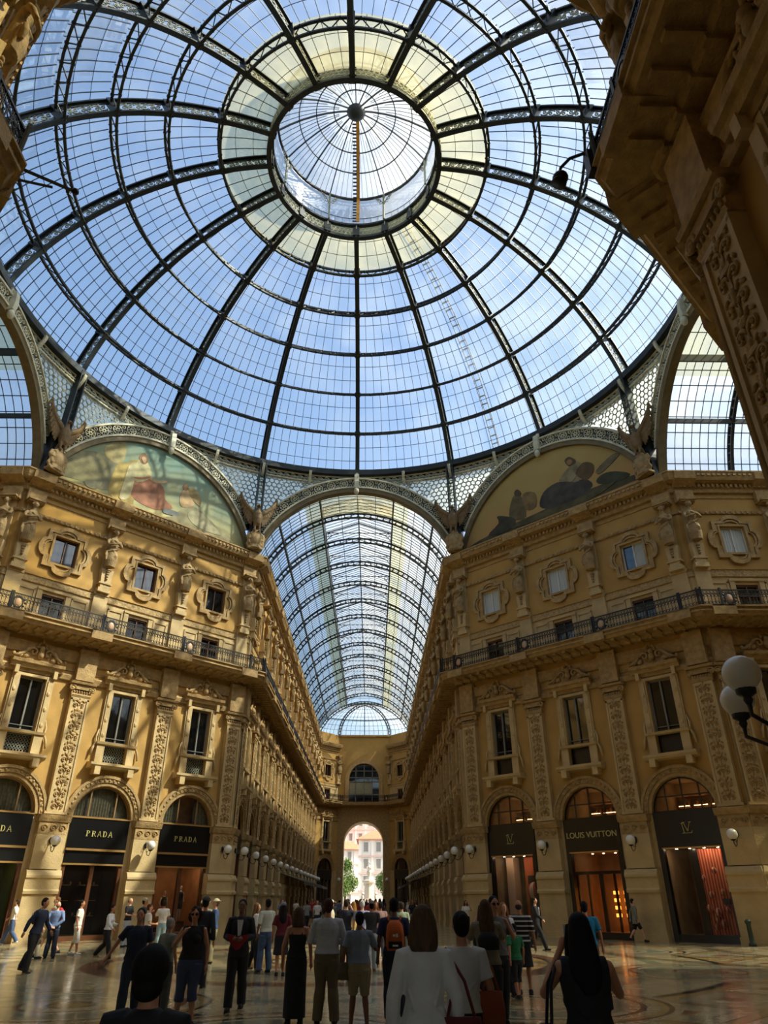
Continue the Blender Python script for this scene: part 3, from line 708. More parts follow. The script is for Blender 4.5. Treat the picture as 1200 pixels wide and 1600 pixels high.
def build_statue():
    t = empty('telamon_statue', cat='statue')
    b = MB(); figure_rings(b); o = b.build('draped_figure', STATUE, t); o.location = (0, -.42, 18.98); remesh(o, .026, 1)
    b = MB(); b.prism([(-.26, 17.5), (.26, 17.5), (.36, 18.9), (-.36, 18.9)], -.36, 0); b.box(-.38, .38, -.4, 0, 17.45, 17.7); b.box(-.4, .4, -.42, 0, 17.95, 18.03)
    b.box(-.3, .3, -.1, 0, 18.9, 21.6); b.build('herm_pedestal', STONE, t)
    b = MB()
    for k in range(4): b.ell((0, -.4, 18.75-.16*k), (.13-.02*k, .08, .09), 8, 5)
    b.build('leaf_pendant', STATUE, t)
    b = MB(); b.box(-.46, .46, -.62, 0, 21.56, 21.66); b.box(-.4, .4, -.54, 0, 21.48, 21.56); b.build('abacus', STONE2, t)
    return t
def build_eagle():
    t = empty('eagle_statue', cat='statue')
    b = MB()
    b.loft([(0, -.1, 1.5, .14, .14), (0, -.14, 1.7, .27, .26), (0, -.14, 2.1, .36, .33), (0, -.12, 2.5, .35, .32), (0, -.08, 2.8, .22, .22), (0, -.12, 3.05, .13, .14)], 14)
    b.ell((0, -.2, 3.16), (.15, .2, .15), 10, 8); b.tube([(0, -.34, 3.15), (0, -.47, 3.1), (0, -.48, 3.0)], [.07, .05, .02], 6)
    for sx in (-1, 1):
        b.tube([(sx*.16, -.15, 1.75), (sx*.18, -.2, 1.45), (sx*.17, -.24, 1.18)], [.14, .1, .06], 8)
        for q in range(3): b.tube([(sx*.17, -.24, 1.2), (sx*.17+(q-1)*.09, -.36, 1.12), (sx*.17+(q-1)*.1, -.4, 1.02)], [.04, .035, .02], 5)
        # raised wing: the shoulder arm, then three overlapping rows of feathers
        b.tube([(sx*.25, -.05, 2.6), (sx*.6, 0, 2.9), (sx*.95, .02, 3.25), (sx*1.2, .05, 3.7), (sx*1.35, .08, 4.25)], [.2, .19, .16, .11, .05], 8)
        for i in range(9):
            u = i/8; px, pz = .35+.95*u, 2.6+1.35*u*u+.2*u
            for r, ln in ((0, .5), (1, .95)):
                dx, dz = (.25-.05*r)*ln*(.3+u*.5), -ln*(1.0-.45*u)
                b.tube([(sx*px, .02+.05*r, pz), (sx*(px+dx*.5), .04+.05*r, pz+dz*.55), (sx*(px+dx), .05+.05*r, pz+dz)], [.08, .095, .045], 6)
    for i in range(5): b.tube([((i-2)*.06, 0, 1.6), ((i-2)*.13, .05, 1.1)], [.07, .05], 6)
    o = b.build('eagle_figure', BRONZE, t); remesh(o, .035, 2)
    b = MB(); b.ell((0, -.2, .42), (.42, .24, .56), 16, 12)
    b.cur = 0
    for k in range(20):
        a = 2*pi*k/20; b.tube([(.5*cos(a), -.16, .42+.62*sin(a)), (.5*cos(a+.33), -.2, .42+.62*sin(a+.33))], .1+.03*(k % 2), 6)
    for sx in (-1, 1): b.tube([(sx*.5, -.1, .9), (sx*.62, -.1, .6), (sx*.5, -.14, .3), (sx*.6, -.1, 0), (sx*.4, -.1, -.25)], .1, 6)
    b.box(-.55, .55, -.3, .2, -.35, -.2); b.loft([(0, -.15, -.25, .5, .25), (0, -.15, .1, .36, .2), (0, -.1, 1.1, .3, .2), (0, -.1, 1.2, .2, .15)], 12)
    o = b.build('shield_cartouche', STATUE, t); remesh(o, .035, 1)
    return t

# painted shapes of the two murals, as (x, z) on their walls
ML = {"wallgray":[[-7.14,24.02],[-5.74,26.18],[-3.19,26.43],[-3.32,24.24],[-5.29,24.13]],"column":[[-4.22,27.19],[-3.03,28.06],[-2.95,26.41],[-4.0,26.44]],"robe":[[-2.74,26.58],[-2.01,27.19],[-1.57,26.18],[-1.72,24.42],[-1.85,23.85],[-3.38,23.97],[-3.38,25.62],[-3.18,26.37]],"skirt":[[-2.25,25.88],[-0.99,26.38],[0.09,25.99],[0.36,25.17],[1.02,24.71],[-0.21,24.14],[-1.7,24.3],[-2.19,24.99]],"bodice":[[-1.95,27.22],[-1.28,27.27],[-0.86,26.37],[-1.71,25.59],[-2.16,26.05]],"head":[[-1.94,27.5],[-1.71,27.89],[-1.37,27.77],[-1.31,27.32],[-1.55,27.03],[-1.82,27.15]],"arm":[[-1.13,26.45],[-0.47,26.3],[0.19,26.55],[0.31,26.41],[-0.43,26.09],[-1.08,26.2]],"angel":[[1.54,26.34],[1.91,26.57],[2.34,26.0],[2.55,25.53],[1.68,25.11],[1.4,25.6]],"wing":[[2.07,26.85],[2.8,26.6],[3.01,25.65],[2.03,26.27]],"ahead":[[1.49,26.67],[1.65,26.94],[1.91,26.85],[1.88,26.49],[1.63,26.38]],"rocks":[[1.05,24.13],[1.94,25.15],[2.97,25.43],[4.48,24.66],[5.77,24.19],[5.46,23.8],[0.62,23.7]],"blue":[[0.48,24.49],[1.5,24.57],[1.42,24.27],[0.42,24.14]],"boat":[[-4.98,24.2],[-3.96,24.59],[-4.17,24.0],[-4.7,23.89]]}
MR = {"hill":[[-6.61,23.93],[-4.91,24.22],[-0.62,24.48],[2.25,24.63],[4.08,24.63],[6.33,24.39],[6.99,24.4],[7.68,24.09],[2.75,23.91],[-6.46,23.79]],"skirt":[[-0.57,24.86],[-0.18,25.78],[0.94,26.11],[2.29,25.66],[3.01,25.48],[3.38,24.79],[2.21,24.39],[0.3,24.39]],"torso":[[1.08,26.18],[1.82,26.8],[2.5,27.03],[2.93,26.57],[2.52,25.56],[1.56,25.91]],"head":[[1.73,27.53],[2.08,27.64],[2.47,27.25],[2.49,26.97],[2.03,26.91],[1.81,27.15]],"barrel":[[2.36,26.16],[2.97,26.75],[3.65,26.37],[3.6,25.73],[3.0,25.41]],"bush":[[3.67,25.06],[4.2,25.34],[5.0,25.18],[5.92,24.58],[5.2,24.39],[3.97,24.67]],"stand":[[-3.05,25.16],[-2.62,26.38],[-2.18,26.47],[-1.82,25.91],[-1.71,24.51],[-2.68,24.61]],"shead":[[-2.44,26.72],[-2.16,26.88],[-1.89,26.49],[-2.03,26.25],[-2.36,26.38]],"child":[[-1.77,26.3],[-0.83,26.05],[-0.83,24.97],[-1.65,25.02]],"dog":[[-4.91,24.22],[-3.96,24.83],[-4.04,25.41],[-3.2,25.09],[-2.54,24.56],[-3.17,23.99]],"smoke":[[3.79,25.78],[4.98,26.41],[5.55,26.27],[4.75,25.74],[3.98,25.44]]}

# ================================================================ facades assembled
WN = [0]
def wname(): WN[0] += 1; return 'window_%d' % WN[0]
def flatten(root, keep_label=True):
    """one joined mesh of a small far-away copy"""
    b = MB(); mats = []; root_inv = root.matrix_world.inverted()
    def walk(o, Mx):
        if o.type == 'MESH':
            idx = []
            for m in o.data.materials:
                if m not in mats: mats.append(m)
                idx.append(mats.index(m))
            base = len(b.v); b.v += [tuple(Mx @ v.co) for v in o.data.vertices]
            for p in o.data.polygons:
                b.f.append([base+i for i in p.vertices]); b.m.append(idx[p.material_index] if idx else 0); b.s.append(p.use_smooth)
        for ch in o.children: walk(ch, Mx @ ch.matrix_basis)
    walk(root, Matrix.Identity(4))
    me = bpy.data.meshes.new(root.name); me.from_pydata(b.v, [], b.f)
    for m in mats: me.materials.append(m)
    me.polygons.foreach_set('material_index', b.m); me.polygons.foreach_set('use_smooth', b.s); me.update()
    return me
FLAT = {}
def put(key, builder, M, label, group, far=False, name=None):
    if key not in PROTO_NAMES or not far:
        return inst(key, builder, M, label, group, name)
    if key not in FLAT: FLAT[key] = flatten(PROTO_NAMES[key])
    src = PROTO_NAMES[key]
    o = bpy.data.objects.new(name or src.name.split('.')[0], FLAT[key]); C.objects.link(o); o.matrix_world = M
    for k in ('category', 'kind'):
        if k in src: o[k] = src[k]
    tag(o, label, None, group); return o
def T(x, y=0, z=0): return Matrix.Translation((x, y, z))
def bay(M, c, where, tag_, shop='plain', far=False, curtain=None, tw='iron', sq=True):
    Mx = M @ T(c)
    def lab(s): return '%s, %s' % (s, where)
    if shop == 'plain': put('shop_plain', build_shop_plain, Mx, lab('dark arched shopfront'), 'arched shopfronts of the far arm', far)
    elif shop:
        k, v, txt = shop
        o = inst('shop_%s%d' % (k, v), (lambda: build_shop_prada(v)) if k == 'p' else (lambda: build_shop_lv(v)), Mx, txt, 'arched shopfronts round the octagon')
    o = put('tw_'+tw, lambda: build_tall_window(tw), Mx, lab('tall window with a carved pediment'), None, far, wname()); o['group'] = 'tall pedimented windows '+tag_
    o = put('lw', build_low_window, Mx, lab('low window behind the balcony railing'), None, far, wname()); o['group'] = 'low windows '+tag_
    ck = 'sw' if not curtain else 'sw%.1f' % curtain[0]
    o = put(ck, lambda: build_square_window(curtain), Mx, lab('small square window in a lobed stone surround'), None, far, wname()); o['group'] = 'square windows '+tag_
def railing(M, c, where, L, far=False):
    put('rail%.1f' % L, lambda: build_railing(L), M @ T(c), 'dark scrolled iron balcony railing, '+where, 'balcony railings', far)
def pil(M, s, where, far=False, lamp=True, statue=True, twin=False):
    Mx = M @ T(s)
    put('pil', build_pilaster, Mx, 'tall carved stone pilaster, '+where, 'carved pilasters', far)
    if lamp: put('lamp', build_lamp, Mx, 'white globe wall lamp, '+where, 'globe wall lamps', far)
    if statue: put('statue', build_statue, Mx, 'draped stone figure, '+where, 'draped figures below the cornice', far)
for key, fn in (('statue', build_statue), ('eagle', build_eagle)): PROTO_NAMES[key] = fn()
bake()
_used = set()
_inst0 = inst
def inst(key, builder, M, label=None, group=None, name=None):
    if key in ('statue', 'eagle') and key not in _used:
        _used.add(key); o = PROTO_NAMES[key]; o.matrix_world = M
        if label: o['label'] = label
        if group: o['group'] = group
        return o
    return _inst0(key, builder, M, label, group, name)
def face(phi, D=18.3): return RZ(phi-90, D*cos(radians(phi)), D*sin(radians(phi)))
DB, DP = [-5.12, 0, 5.12], [-7.45, -2.56, 2.56, 7.45]
tn = [1]
def add_trims(M, x0, x1, k0, k1, bays, pils, where): trims(tn[0], M, x0, x1, k0, k1, bays, pils, where); tn[0] += 3
side_txt = {135: 'sunlit diagonal wall at the left', 45: 'shaded diagonal wall at the right', -45: 'near right diagonal wall', -135: 'near left diagonal wall'}
for phi, nm in ((135, 'wall_left_diagonal'), (45, 'wall_right_diagonal'), (-45, 'wall_near_right'), (-135, 'wall_near_left')):
    M = face(phi, 18.28); near = phi < 0; w_ = side_txt[phi]
    wall_run(nm, M, -HL, HL, DB, 'ochre stucco wall, '+w_)
    add_trims(M, -HL, HL, K, K, DB, DP, w_)
    if phi == 135:
        pos = ['near the far left corner', 'in the middle', 'next to the far arm']
        shops = [('p', 0, 'black shopfront with green interior, cut by the left picture edge'), ('p', 1, 'black shopfront lettered in gold between the two middle globe lamps'), ('p', 2, 'black shopfront with orange interior and mannequins beside the far arm')]
        for i, c in enumerate(DB): bay(M, c, pos[i]+' of the sunlit left wall', 'of the octagon', shops[i])
    elif phi == 45:
        pos = ['next to the far arm', 'in the middle', 'near the right corner']
        shops = [('l', 0, 'black shopfront with gold monogram and a striped balloon, beside the far arm'), ('l', 1, 'black shopfront with a two-word gold name over glass doors'), ('l', 2, 'black shopfront with red striped display panel and paper balloons')]
        for i, c in enumerate(DB): bay(M, c, pos[i]+' of the shaded right wall', 'of the octagon', shops[i], curtain=[(-.6, .6), (-.6, .6), (0, .6)][i] if i != 1 else (-.6, .6), tw='dark')
    else:
        cs = [5.12] if phi == -45 else [-5.12]
        for c in cs: bay(M, c, 'dark near corner at the %s' % ('right' if phi == -45 else 'left'), 'of the octagon', 'plain')
    if not near:
        ptxt = (['at the far left corner', 'first from the far left corner', 'second from the far left corner', 'at the far arm corner'] if phi == 135 else ['at the far arm corner', 'second from the right corner', 'first from the right corner', 'at the right corner'])
        for i, s in enumerate(DP): pil(M, s, ptxt[i]+(' of the sunlit left wall' if phi == 135 else ' of the shaded right wall'))
        for c, q in zip(DB, pos): railing(M, c, q+(' of the sunlit left wall' if phi == 135 else ' of the shaded right wall'), 5.1)
        for sx, s in ((-1, -7.85), (1, 7.85)):
            q = 'corner end of the %s balcony' % ('sunlit left' if phi == 135 else 'shaded right')
            put('rail_end', lambda: build_railing(1.3, False), M @ T(s+sx*.28), 'short iron railing, %s, %s end' % (q, ('far arm' if (sx > 0) == (phi == 135) else 'side arm')), 'balcony railings')
    else:
        s = 7.45 if phi == -45 else -7.45
        pil(M, s, 'dark near corner at the '+('right' if phi == -45 else 'left'), lamp=False)
        railing(M, 5.12 if phi == -45 else -5.12, 'dark near corner at the '+('right' if phi == -45 else 'left'), 5.1)
        put('rail_end', None, M @ T(8.13 if phi == -45 else -8.13), 'short iron railing end at the near %s corner' % ('right' if phi == -45 else 'left'), 'balcony railings')
# long far arm, its two walls
P0, PITCHB, NB = 19.2, 4.66, 14
ps = [P0+PITCHB*k for k in range(NB+1)]; bs = [p+PITCHB/2 for p in ps[:-1]]
for side in (-1, 1):
    M = RZ(90, -A, S8) if side < 0 else RZ(-90, A, S8)
    sg = 1 if side < 0 else -1
    loc = lambda y: (y-S8)*sg
    bb = sorted(loc(y) for y in bs); pp = sorted(loc(y) for y in ps); x0, x1 = sorted((loc(S8), loc(84.4)))
    w_ = 'left wall of the far arm' if side < 0 else 'right wall of the far arm'
    wall_run('wall_far_arm_left' if side < 0 else 'wall_far_arm_right', M, x0, x1, bb, 'ochre stucco '+w_)
    add_trims(M, x0, x1, K if side < 0 else -.3, -.3 if side < 0 else K, bb, pp, w_)
    for k, y in enumerate(bs):
        far = k >= 4; w2 = '%s bay of the %s' % (ORD[k], w_)
        bay(M, loc(y), w2, 'of the far arm', 'plain', far)
        railing(M, loc(y), w2, 4.6, far)
    put('rail_end', None, M @ T(.05*sg), 'short iron railing turning the corner into the %s' % w_, 'balcony railings')
    for k, y in enumerate(ps):
        pil(M, loc(y), '%s of the %s' % (ORD[k] if k < 15 else 'last', w_), k >= 4)
# side arms and near arm
for side, sn in ((-1, 'left'), (1, 'right')):
    M = RZ(0, side*S8, A); w_ = sn+' side arm'
    cs = [side*(.6+PITCHB*(k+.5)) for k in range(3)]; pps = [side*(.6+PITCHB*k) for k in range(4)]
    x0, x1 = sorted((0, side*30)); wall_run('wall_%s_arm' % sn, M, x0, x1, sorted(cs), 'ochre wall at the mouth of the '+w_)
    add_trims(M, x0, x1, K if side > 0 else 0, K if side < 0 else 0, sorted(cs), sorted(pps), w_)
    put('rail_end', None, M @ T(.05*side), 'short iron railing turning the corner into the %s' % w_, 'balcony railings')
    for k in range(2):
        bay(M, cs[k], '%s bay of the %s' % (ORD[k], w_), 'of the side arms', 'plain', curtain=(-.6, .6) if k == 0 and side > 0 else None)
        railing(M, cs[k], '%s bay of the %s' % (ORD[k], w_), 4.6); pil(M, pps[k], '%s of the %s' % (ORD[k], w_))
    b = MB(); b.box(0, 30, 0, .5, 0, 23.6); b.mould([(0, 22.2), (-.3, 22.5), (-.86, 23.2), (0, 23.3)], 0, 30)
    struct(b.build('wall_%s_arm_near' % sn, [STUCCO], M=RZ(180, side*S8 if side > 0 else side*S8-(-30), -A) if False else RZ(180, (S8+30) if side > 0 else -S8, -A)), 'plain ochre wall, near side of the '+w_)
    b = MB(); b.box(-.5, .5, -7.7, 7.7, 0, 30); struct(b.build('wall_%s_arm_end' % sn, [STUCCO], M=T(side*(S8+30.5))), 'ochre end wall of the '+w_)
    M = RZ(90 if side < 0 else -90, side*A, -S8); w_ = 'near arm %s wall' % sn; sg = -1 if side < 0 else 1
    cs = sorted(sg*(.6+PITCHB*(k+.5)) for k in range(5)); pps = sorted(sg*(.6+PITCHB*k) for k in range(6)); x0, x1 = sorted((0, sg*40))
    wall_run('wall_near_arm_'+sn, M, x0, x1, cs, 'dark ochre wall of the near arm, %s side' % sn)
    add_trims(M, x0, x1, K if sg > 0 else 0, K if sg < 0 else 0, cs, pps, w_)
    put('rail_end', None, M @ T(.05*sg), 'short iron railing turning the corner onto the %s' % w_, 'balcony railings')
    for k in range(2):
        s = sg*(.6+PITCHB*(k+.5))
        bay(M, s, '%s bay of the %s' % (ORD[k], w_), 'of the near arm', 'plain')
        railing(M, s, '%s bay of the %s' % (ORD[k], w_), 4.6); pil(M, sg*(.6+PITCHB*k), '%s of the %s' % (ORD[k], w_), lamp=(side > 0 and k > 0))
b = MB(); b.box(-7.7, -3, -.5, .5, 0, 24); b.box(3, 7.7, -.5, .5, 0, 24); b.box(-3, 3, -.5, .5, 9, 24); b.box(-7.7, 7.7, -.5, .5, 24, 31)
struct(b.build('wall_near_arm_end', [STUCCO], M=T(0, -59)), 'end wall of the near arm with its portal')
# far end: half octagon closing the arm
for side in (-1, 1):
    M = RZ(51.6*-side, side*5.625, 86.45); w_ = 'slanted end wall, %s side' % ('left' if side < 0 else 'right')
    wall_run('wall_end_slanted_'+('left' if side < 0 else 'right'), M, -2.62, 2.62, [0], w_, top=24.9)
    add_trims(M, -2.62, 2.62, -.3, -.3, [0], [], w_)
    bay(M, 0, w_, 'of the end wall', 'plain', True)
    railing(M, 0, w_, 4.6, True)
    put('statue', None, M @ T(-side*2.3), 'draped stone figure beside the end window, '+('left' if side < 0 else 'right'), 'draped figures below the cornice', True)
    put('lamp', None, RZ(0, side*3.55, 88.4), 'globe lamp beside the far portal, '+('left' if side < 0 else 'right'), 'globe wall lamps', True)
b = MB(); PW = 3.0
def archpts(c, r, z, n=20): return seg_arch(c, r, z, n)
b.cur = 0; b.box(-4.2, -PW, 0, 4, 0, 9.1); b.box(PW, 4.2, 0, 4, 0, 9.1)
b.prism([(-4.2, 9.1)]+archpts(0, PW, 9.1)+[(4.2, 9.1), (4.2, 14.8), (-4.2, 14.8)], 0, 4)
b.cur = 1; b.box(-4.2, -2.35, 0, .6, 14.8, 18.2); b.box(2.35, 4.2, 0, .6, 14.8, 18.2)
b.prism([(-4.2, 18.2)]+archpts(0, 2.35, 18.2)+[(4.2, 18.2), (4.2, 24.9), (-4.2, 24.9)], 0, .6)
b.cur = 0; b.band(archpts(0, 2.4, 18.2), archpts(0, 2.95, 18.2), -.25, 0); b.box(-2.95, -2.4, -.25, 0, 14.8, 18.2); b.box(2.4, 2.95, -.25, 0, 14.8, 18.2)
b.band(archpts(0, PW, 9.1), archpts(0, PW+.4, 9.1), -.2, 0)
b.mould([(0, 24.6), (-.3, 24.7), (-.3, 24.95), (0, 24.95)], -4.2, 4.2)
struct(b.build('wall_far_end', [STONE2, STUCCO], M=T(0, 88.5)), 'end wall of the arm with tall portal and arched window')
b = MB(); b.mould([(0, 14.1), (-.5, 14.3), (-1.3, 14.36), (-1.42, 14.78), (0, 14.78)], -4.6, 4.6)
struct(b.build('trim_%d' % tn[0], [STONE2], M=T(0, 88.5)), 'balcony floor crossing the end wall'); tn[0] += 1
for s in (-2.6, 2.6): put('rail_mid', lambda: build_railing(3.6, False), T(s*.7, 88.5), 'iron railing over the far portal, %s half' % ('left' if s < 0 else 'right'), 'balcony railings', True)
b = MB(); b.prism([(-2.4, 14.8), (-2.4, 18.2)]+archpts(0, 2.4, 18.2)[1:-1]+[(2.4, 18.2), (2.4, 14.8)], .4, .45)
t = empty('window_1', 'great arched window above the far portal'); t['kind'] = 'structure'; t.name = wname(); t.matrix_world = T(0, 88.5)
b.build('pane', WPANE, t)
b = MB()
for x in (-1.3, 0, 1.3): b.box(x-.06, x+.06, .2, .4, 14.8, 18.2+sqrt(2.35**2-x*x))
for z in (16.0, 17.9, 18.5, 19.5): q = 2.35 if z < 18.2 else sqrt(2.35**2-(z-18.2)**2); b.box(-q, q, .2, .4, z-.06, z+.06)
b.build('frame', mat('grey_window_frame', (120, 118, 108), .5), t)
b = MB(); b.box(-2.3, -1.36, .3, .36, 16.1, 17.8); b.box(-1.24, -.06, .3, .36, 16.1, 17.8); b.box(.06, 1.24, .3, .36, 16.1, 17.8); b.build('curtain', CURT, t)
# awnings over the cafe fronts in the arm
for side, sn in ((-1, 'left'), (1, 'right')):
    for k in range(3):
        y0 = 46+k*13
        t = empty('shop_awning', 'long dark awning over the pavement, %s along the %s wall' % (ORD[k], sn), 'awning', 'dark awnings in the far arm', M=Matrix.Identity(4))
        b = MB(); a = side*7.2; c_ = side*5.0
        b.add([(a, y0, 3.9), (a, y0+12, 3.9), (c_, y0+12, 3.2), (c_, y0, 3.2), (a, y0, 3.84), (a, y0+12, 3.84), (c_, y0+12, 3.14), (c_, y0, 3.14)], [(0,1,2,3),(7,6,5,4),(0,4,5,1),(1,5,6,2),(2,6,7,3),(3,7,4,0)])
        b.build('canopy', mat('dark_canvas', (52, 46, 36), .8), t)
        b = MB()
        for q in range(40): b.box(min(c_, c_+.02), max(c_, c_+.02), y0+.3*q, y0+.3*q+.26, 2.95, 3.2)
        b.build('valance', mat('dark_canvas', (52, 46, 36), .8), t)
        for q in range(3): b = MB(); b.bar((c_, y0+.3+5.6*q, 3.15), (c_, y0+.3+5.6*q, 0), .06); b.build('post', IRONB, t)

# ================================================================ octagon crown: iron arches, pierced spandrels, murals, eagles
ZA, RI, RO = 21.4, 7.7, 8.6
names8 = {90: 'over the far arm', 45: 'over the right mural', 135: 'over the left mural', 0: 'over the right side arm', 180: 'over the left side arm', -45: 'over the near right wall', -90: 'over the near arm', -135: 'over the near left wall'}
def build_arch():
    t = empty('iron_arch', cat='arch')
    n = 44; P = lambda R, a0=29, a1=151: arcpts(0, ZA, R, a1, a0, n)
    b = MB(); b.band(P(RI+.05), P(RO-.05), -.12, 0)
    b.cur = 1
    for r0, r1 in ((RI, RI+.12), (RO-.12, RO)): b.band(P(r0), P(r1), -.28, 0)
    b.build('arch_plate', [mat('dark_green_iron', (58, 62, 56), .6), PALE], t)
    b = MB(); m = 17
    for k in range(m):
        a = radians(31+118*(k+.5)/m); cx, cz = 8.15*cos(a), ZA+8.15*sin(a); X = (-sin(a), 0, cos(a)); Z = (cos(a), 0, sin(a))
        b.annulus((cx, -.17, cz), X, Z, .31, .045, .1, 16); b.annulus((cx, -.17, cz), X, Z, .1, .05, .1, 8)
        for q in range(8):
            t_ = 2*pi*q/8+.2; d = Vector(X)*cos(t_)+Vector(Z)*sin(t_)
            b.bar(Vector((cx, -.17, cz))+d*.1, Vector((cx, -.17, cz))+d*.28, .035, .08, (0, 1, 0))
        a2 = radians(31+118*(k+1)/m)
        for rr in (7.95, 8.35): b.annulus((rr*cos(a2), -.17, ZA+rr*sin(a2)), X, Z, .1, .035, .08, 8)
    b.build('rosettes', PALE, t)
    b = MB(); b.band(arcpts(0, ZA, 7.38, 165, 15, n), arcpts(0, ZA, 7.7, 165, 15, n), -.2, .3); b.build('inner_moulding', mat('olive_moulding', (112, 100, 70), .7, var=.2), t)
    b = MB(); b.mould([(-.25, 28.9), (-.5, 29.0), (-.55, 29.5), (-.45, 30.2), (-.2, 30.3), (-.2, 28.9)], -.17, .17); b.ell((0, -.42, 28.7), (.2, .2, .3), 8, 6); b.build('keystone_bracket', PALE, t)
    return t
def spandrel_pt(x, v):
    zb = ZA+sqrt(max(0, 8.62**2-x*x)); yb = -.02; yt = sqrt(18.75**2-x*x)-18.3
    return Vector((x, yb+(yt-yb)*v, zb+(30.12-zb)*v))
def build_spandrel():
    t = empty('pierced_spandrel', cat='ironwork')
    for sx in (-1, 1):
        f = MB(); g = MB()
        N = 22
        V = []; xs = [1.8+5.7*i/N for i in range(N+1)]
        for x in xs:
            for v in (0, 1): q = spandrel_pt(x, v); V.append((q.x*sx, q.y+.12, q.z))
        g.add(V, [(2*i, 2*i+2, 2*i+3, 2*i+1) for i in range(N)])
        for i in range(N):      # rims
            for v in (0, 1):
                a, c = spandrel_pt(xs[i], v), spandrel_pt(xs[i+1], v); f.bar((a.x*sx, a.y, a.z), (c.x*sx, c.y, c.z), .12)
        st = .62; x = 1.9; row = 0
        while x < 7.5:
            q0, q1 = spandrel_pt(x, 0), spandrel_pt(x, 1); h = (q1-q0).length; z = .3+(row % 2)*.31
            X = Vector((sx, 0, 0)); Z = (q1-q0).normalized(); e = spandrel_pt(min(x+.3, 7.5), 1)-q1; X = Vector((e.x*sx, e.y, e.z)).normalized()
            while z < h-.1:
                o = q0+(q1-q0)*(z/h); o.x *= sx
                rr = .21 if x > 4.2 else .14
                f.annulus(o, X, Z, rr, .085, .05, 6, a0=.5, a1=.5+2*pi)
                for q in range(6):
                    a = q*pi/3+.5; d = X*cos(a)+Z*sin(a); f.bar(o+d*rr, o+d*.36, .07, .03)
                z += st*(1 if x > 4.2 else .55)
            x += .54 if x > 4.2 else .34; row += 1
        f.build('lattice', PALE2, t); g.build('frosted_glass', glassmat('frosted_glass', (220, 230, 220), 1, .1, .7, (228, 232, 218)) if 'frosted_glass' not in MC else MC['frosted_glass'], t)
    return t
def blob(pts, k=3):
    n = len(pts); out = []
    for i in range(n):
        p0, p1, p2, p3 = pts[i-1], pts[i], pts[(i+1) % n], pts[(i+2) % n]
        for j in range(k):
            t = j/k
            out.append(tuple(.5*((2*p1[d])+(-p0[d]+p2[d])*t+(2*p0[d]-5*p1[d]+4*p2[d]-p3[d])*t*t+(-p0[d]+3*p1[d]-3*p2[d]+p3[d])*t**3) for d in (0, 1)))
    return out
def painted_sky(name, top, low, var):
    m = bpy.data.materials.new(name); m.use_nodes = True; nt = m.node_tree; b = nt.nodes['Principled BSDF']; b.inputs['Roughness'].default_value = .85
    tc = nt.nodes.new('ShaderNodeTexCoord'); s = nt.nodes.new('ShaderNodeSeparateXYZ'); nt.links.new(tc.outputs['Object'], s.inputs[0])
    no = nt.nodes.new('ShaderNodeTexNoise'); no.inputs['Scale'].default_value = .6; no.inputs['Detail'].default_value = 7; nt.links.new(tc.outputs['Object'], no.inputs[0])
    mr = nt.nodes.new('ShaderNodeMapRange'); mr.inputs[1].default_value = 23.4; mr.inputs[2].default_value = 28.5; nt.links.new(s.outputs[2], mr.inputs[0])
    ad = nt.nodes.new('ShaderNodeMath'); ad.operation = 'ADD'; nt.links.new(mr.outputs[0], ad.inputs[0])
    mu = nt.nodes.new('ShaderNodeMath'); mu.operation = 'MULTIPLY_ADD'; mu.inputs[1].default_value = 1.2; mu.inputs[2].default_value = -.6; nt.links.new(no.outputs[0], mu.inputs[0]); nt.links.new(mu.outputs[0], ad.inputs[1])
    r = nt.nodes.new('ShaderNodeValToRGB'); r.color_ramp.elements[0].color = rgb(*low); r.color_ramp.elements[1].color = rgb(*top); r.color_ramp.elements.new(.5).color = rgb(*var)
    nt.links.new(ad.outputs[0], r.inputs[0]); nt.links.new(r.outputs[0], b.inputs['Base Color']); return m
def build_mural(name, shapes, cols, skymat, M, label, base):
    t = empty('lunette_mural', label, 'mural', 'painted lunettes of the octagon', M)
    b = MB(); b.prism([(-7.35, 23.25)]+[p for p in arcpts(0, ZA, 7.6, 163, 17, 40)]+[(7.35, 23.25)], .02, .3)
    b.build('painted_ground', skymat, t)
    b = MB(); mats = []; y = .015; rn = random.Random(5); shapes = dict(shapes); cols = dict(cols)
    for k, c in list(cols.items()): cols[k] = tuple(int(.66*p+.34*q) for p, q in zip(c, base))
    for k in list(shapes):
        if k in ():
            P = shapes[k]; cx = sum(p[0] for p in P)/len(P); cz = sum(p[1] for p in P)/len(P)
            for j in range(5):
                u = rn.uniform(0, 6.28); q = P[rn.randrange(len(P))]; mx, mz = cx+(q[0]-cx)*.45, cz+(q[1]-cz)*.45; ln = .32*math.hypot(q[0]-cx, q[1]-cz)
                dx, dz = ln*cos(u*.2-1.3), ln*sin(u*.2-1.3); shapes['%s_fold%d' % (k, j)] = [(mx-dx, mz-dz), (mx-dx*.2+.05, mz-dz*.2+.05), (mx+dx, mz+dz), (mx+dx*.1-.05, mz+dz*.1-.04)]
                f = rn.choice((.78, .86, 1.12)); cols['%s_fold%d' % (k, j)] = tuple(min(255, int(v*f)) for v in cols[k])
    for k, pts in shapes.items():
        pts = [(x, max(z, 23.4)) for x, z in pts]; P = blob(pts); m = mat('paint_%s_%s' % (name, k), cols[k], .85, var=.5, scale=1.3)
        mats.append(m); b.cur = len(mats)-1; y -= .003
        b.prism(P, y, .02)
    b.build('painted_figures', mats, t); return t
ML['mantle'] = [(-2.5, 26.5), (-2.05, 26.9), (-1.95, 25.6), (-2.1, 24.2), (-2.7, 24.0), (-2.6, 25.4)]
ML['face'] = [(-1.78, 27.42), (-1.6, 27.62), (-1.42, 27.42), (-1.55, 27.14)]
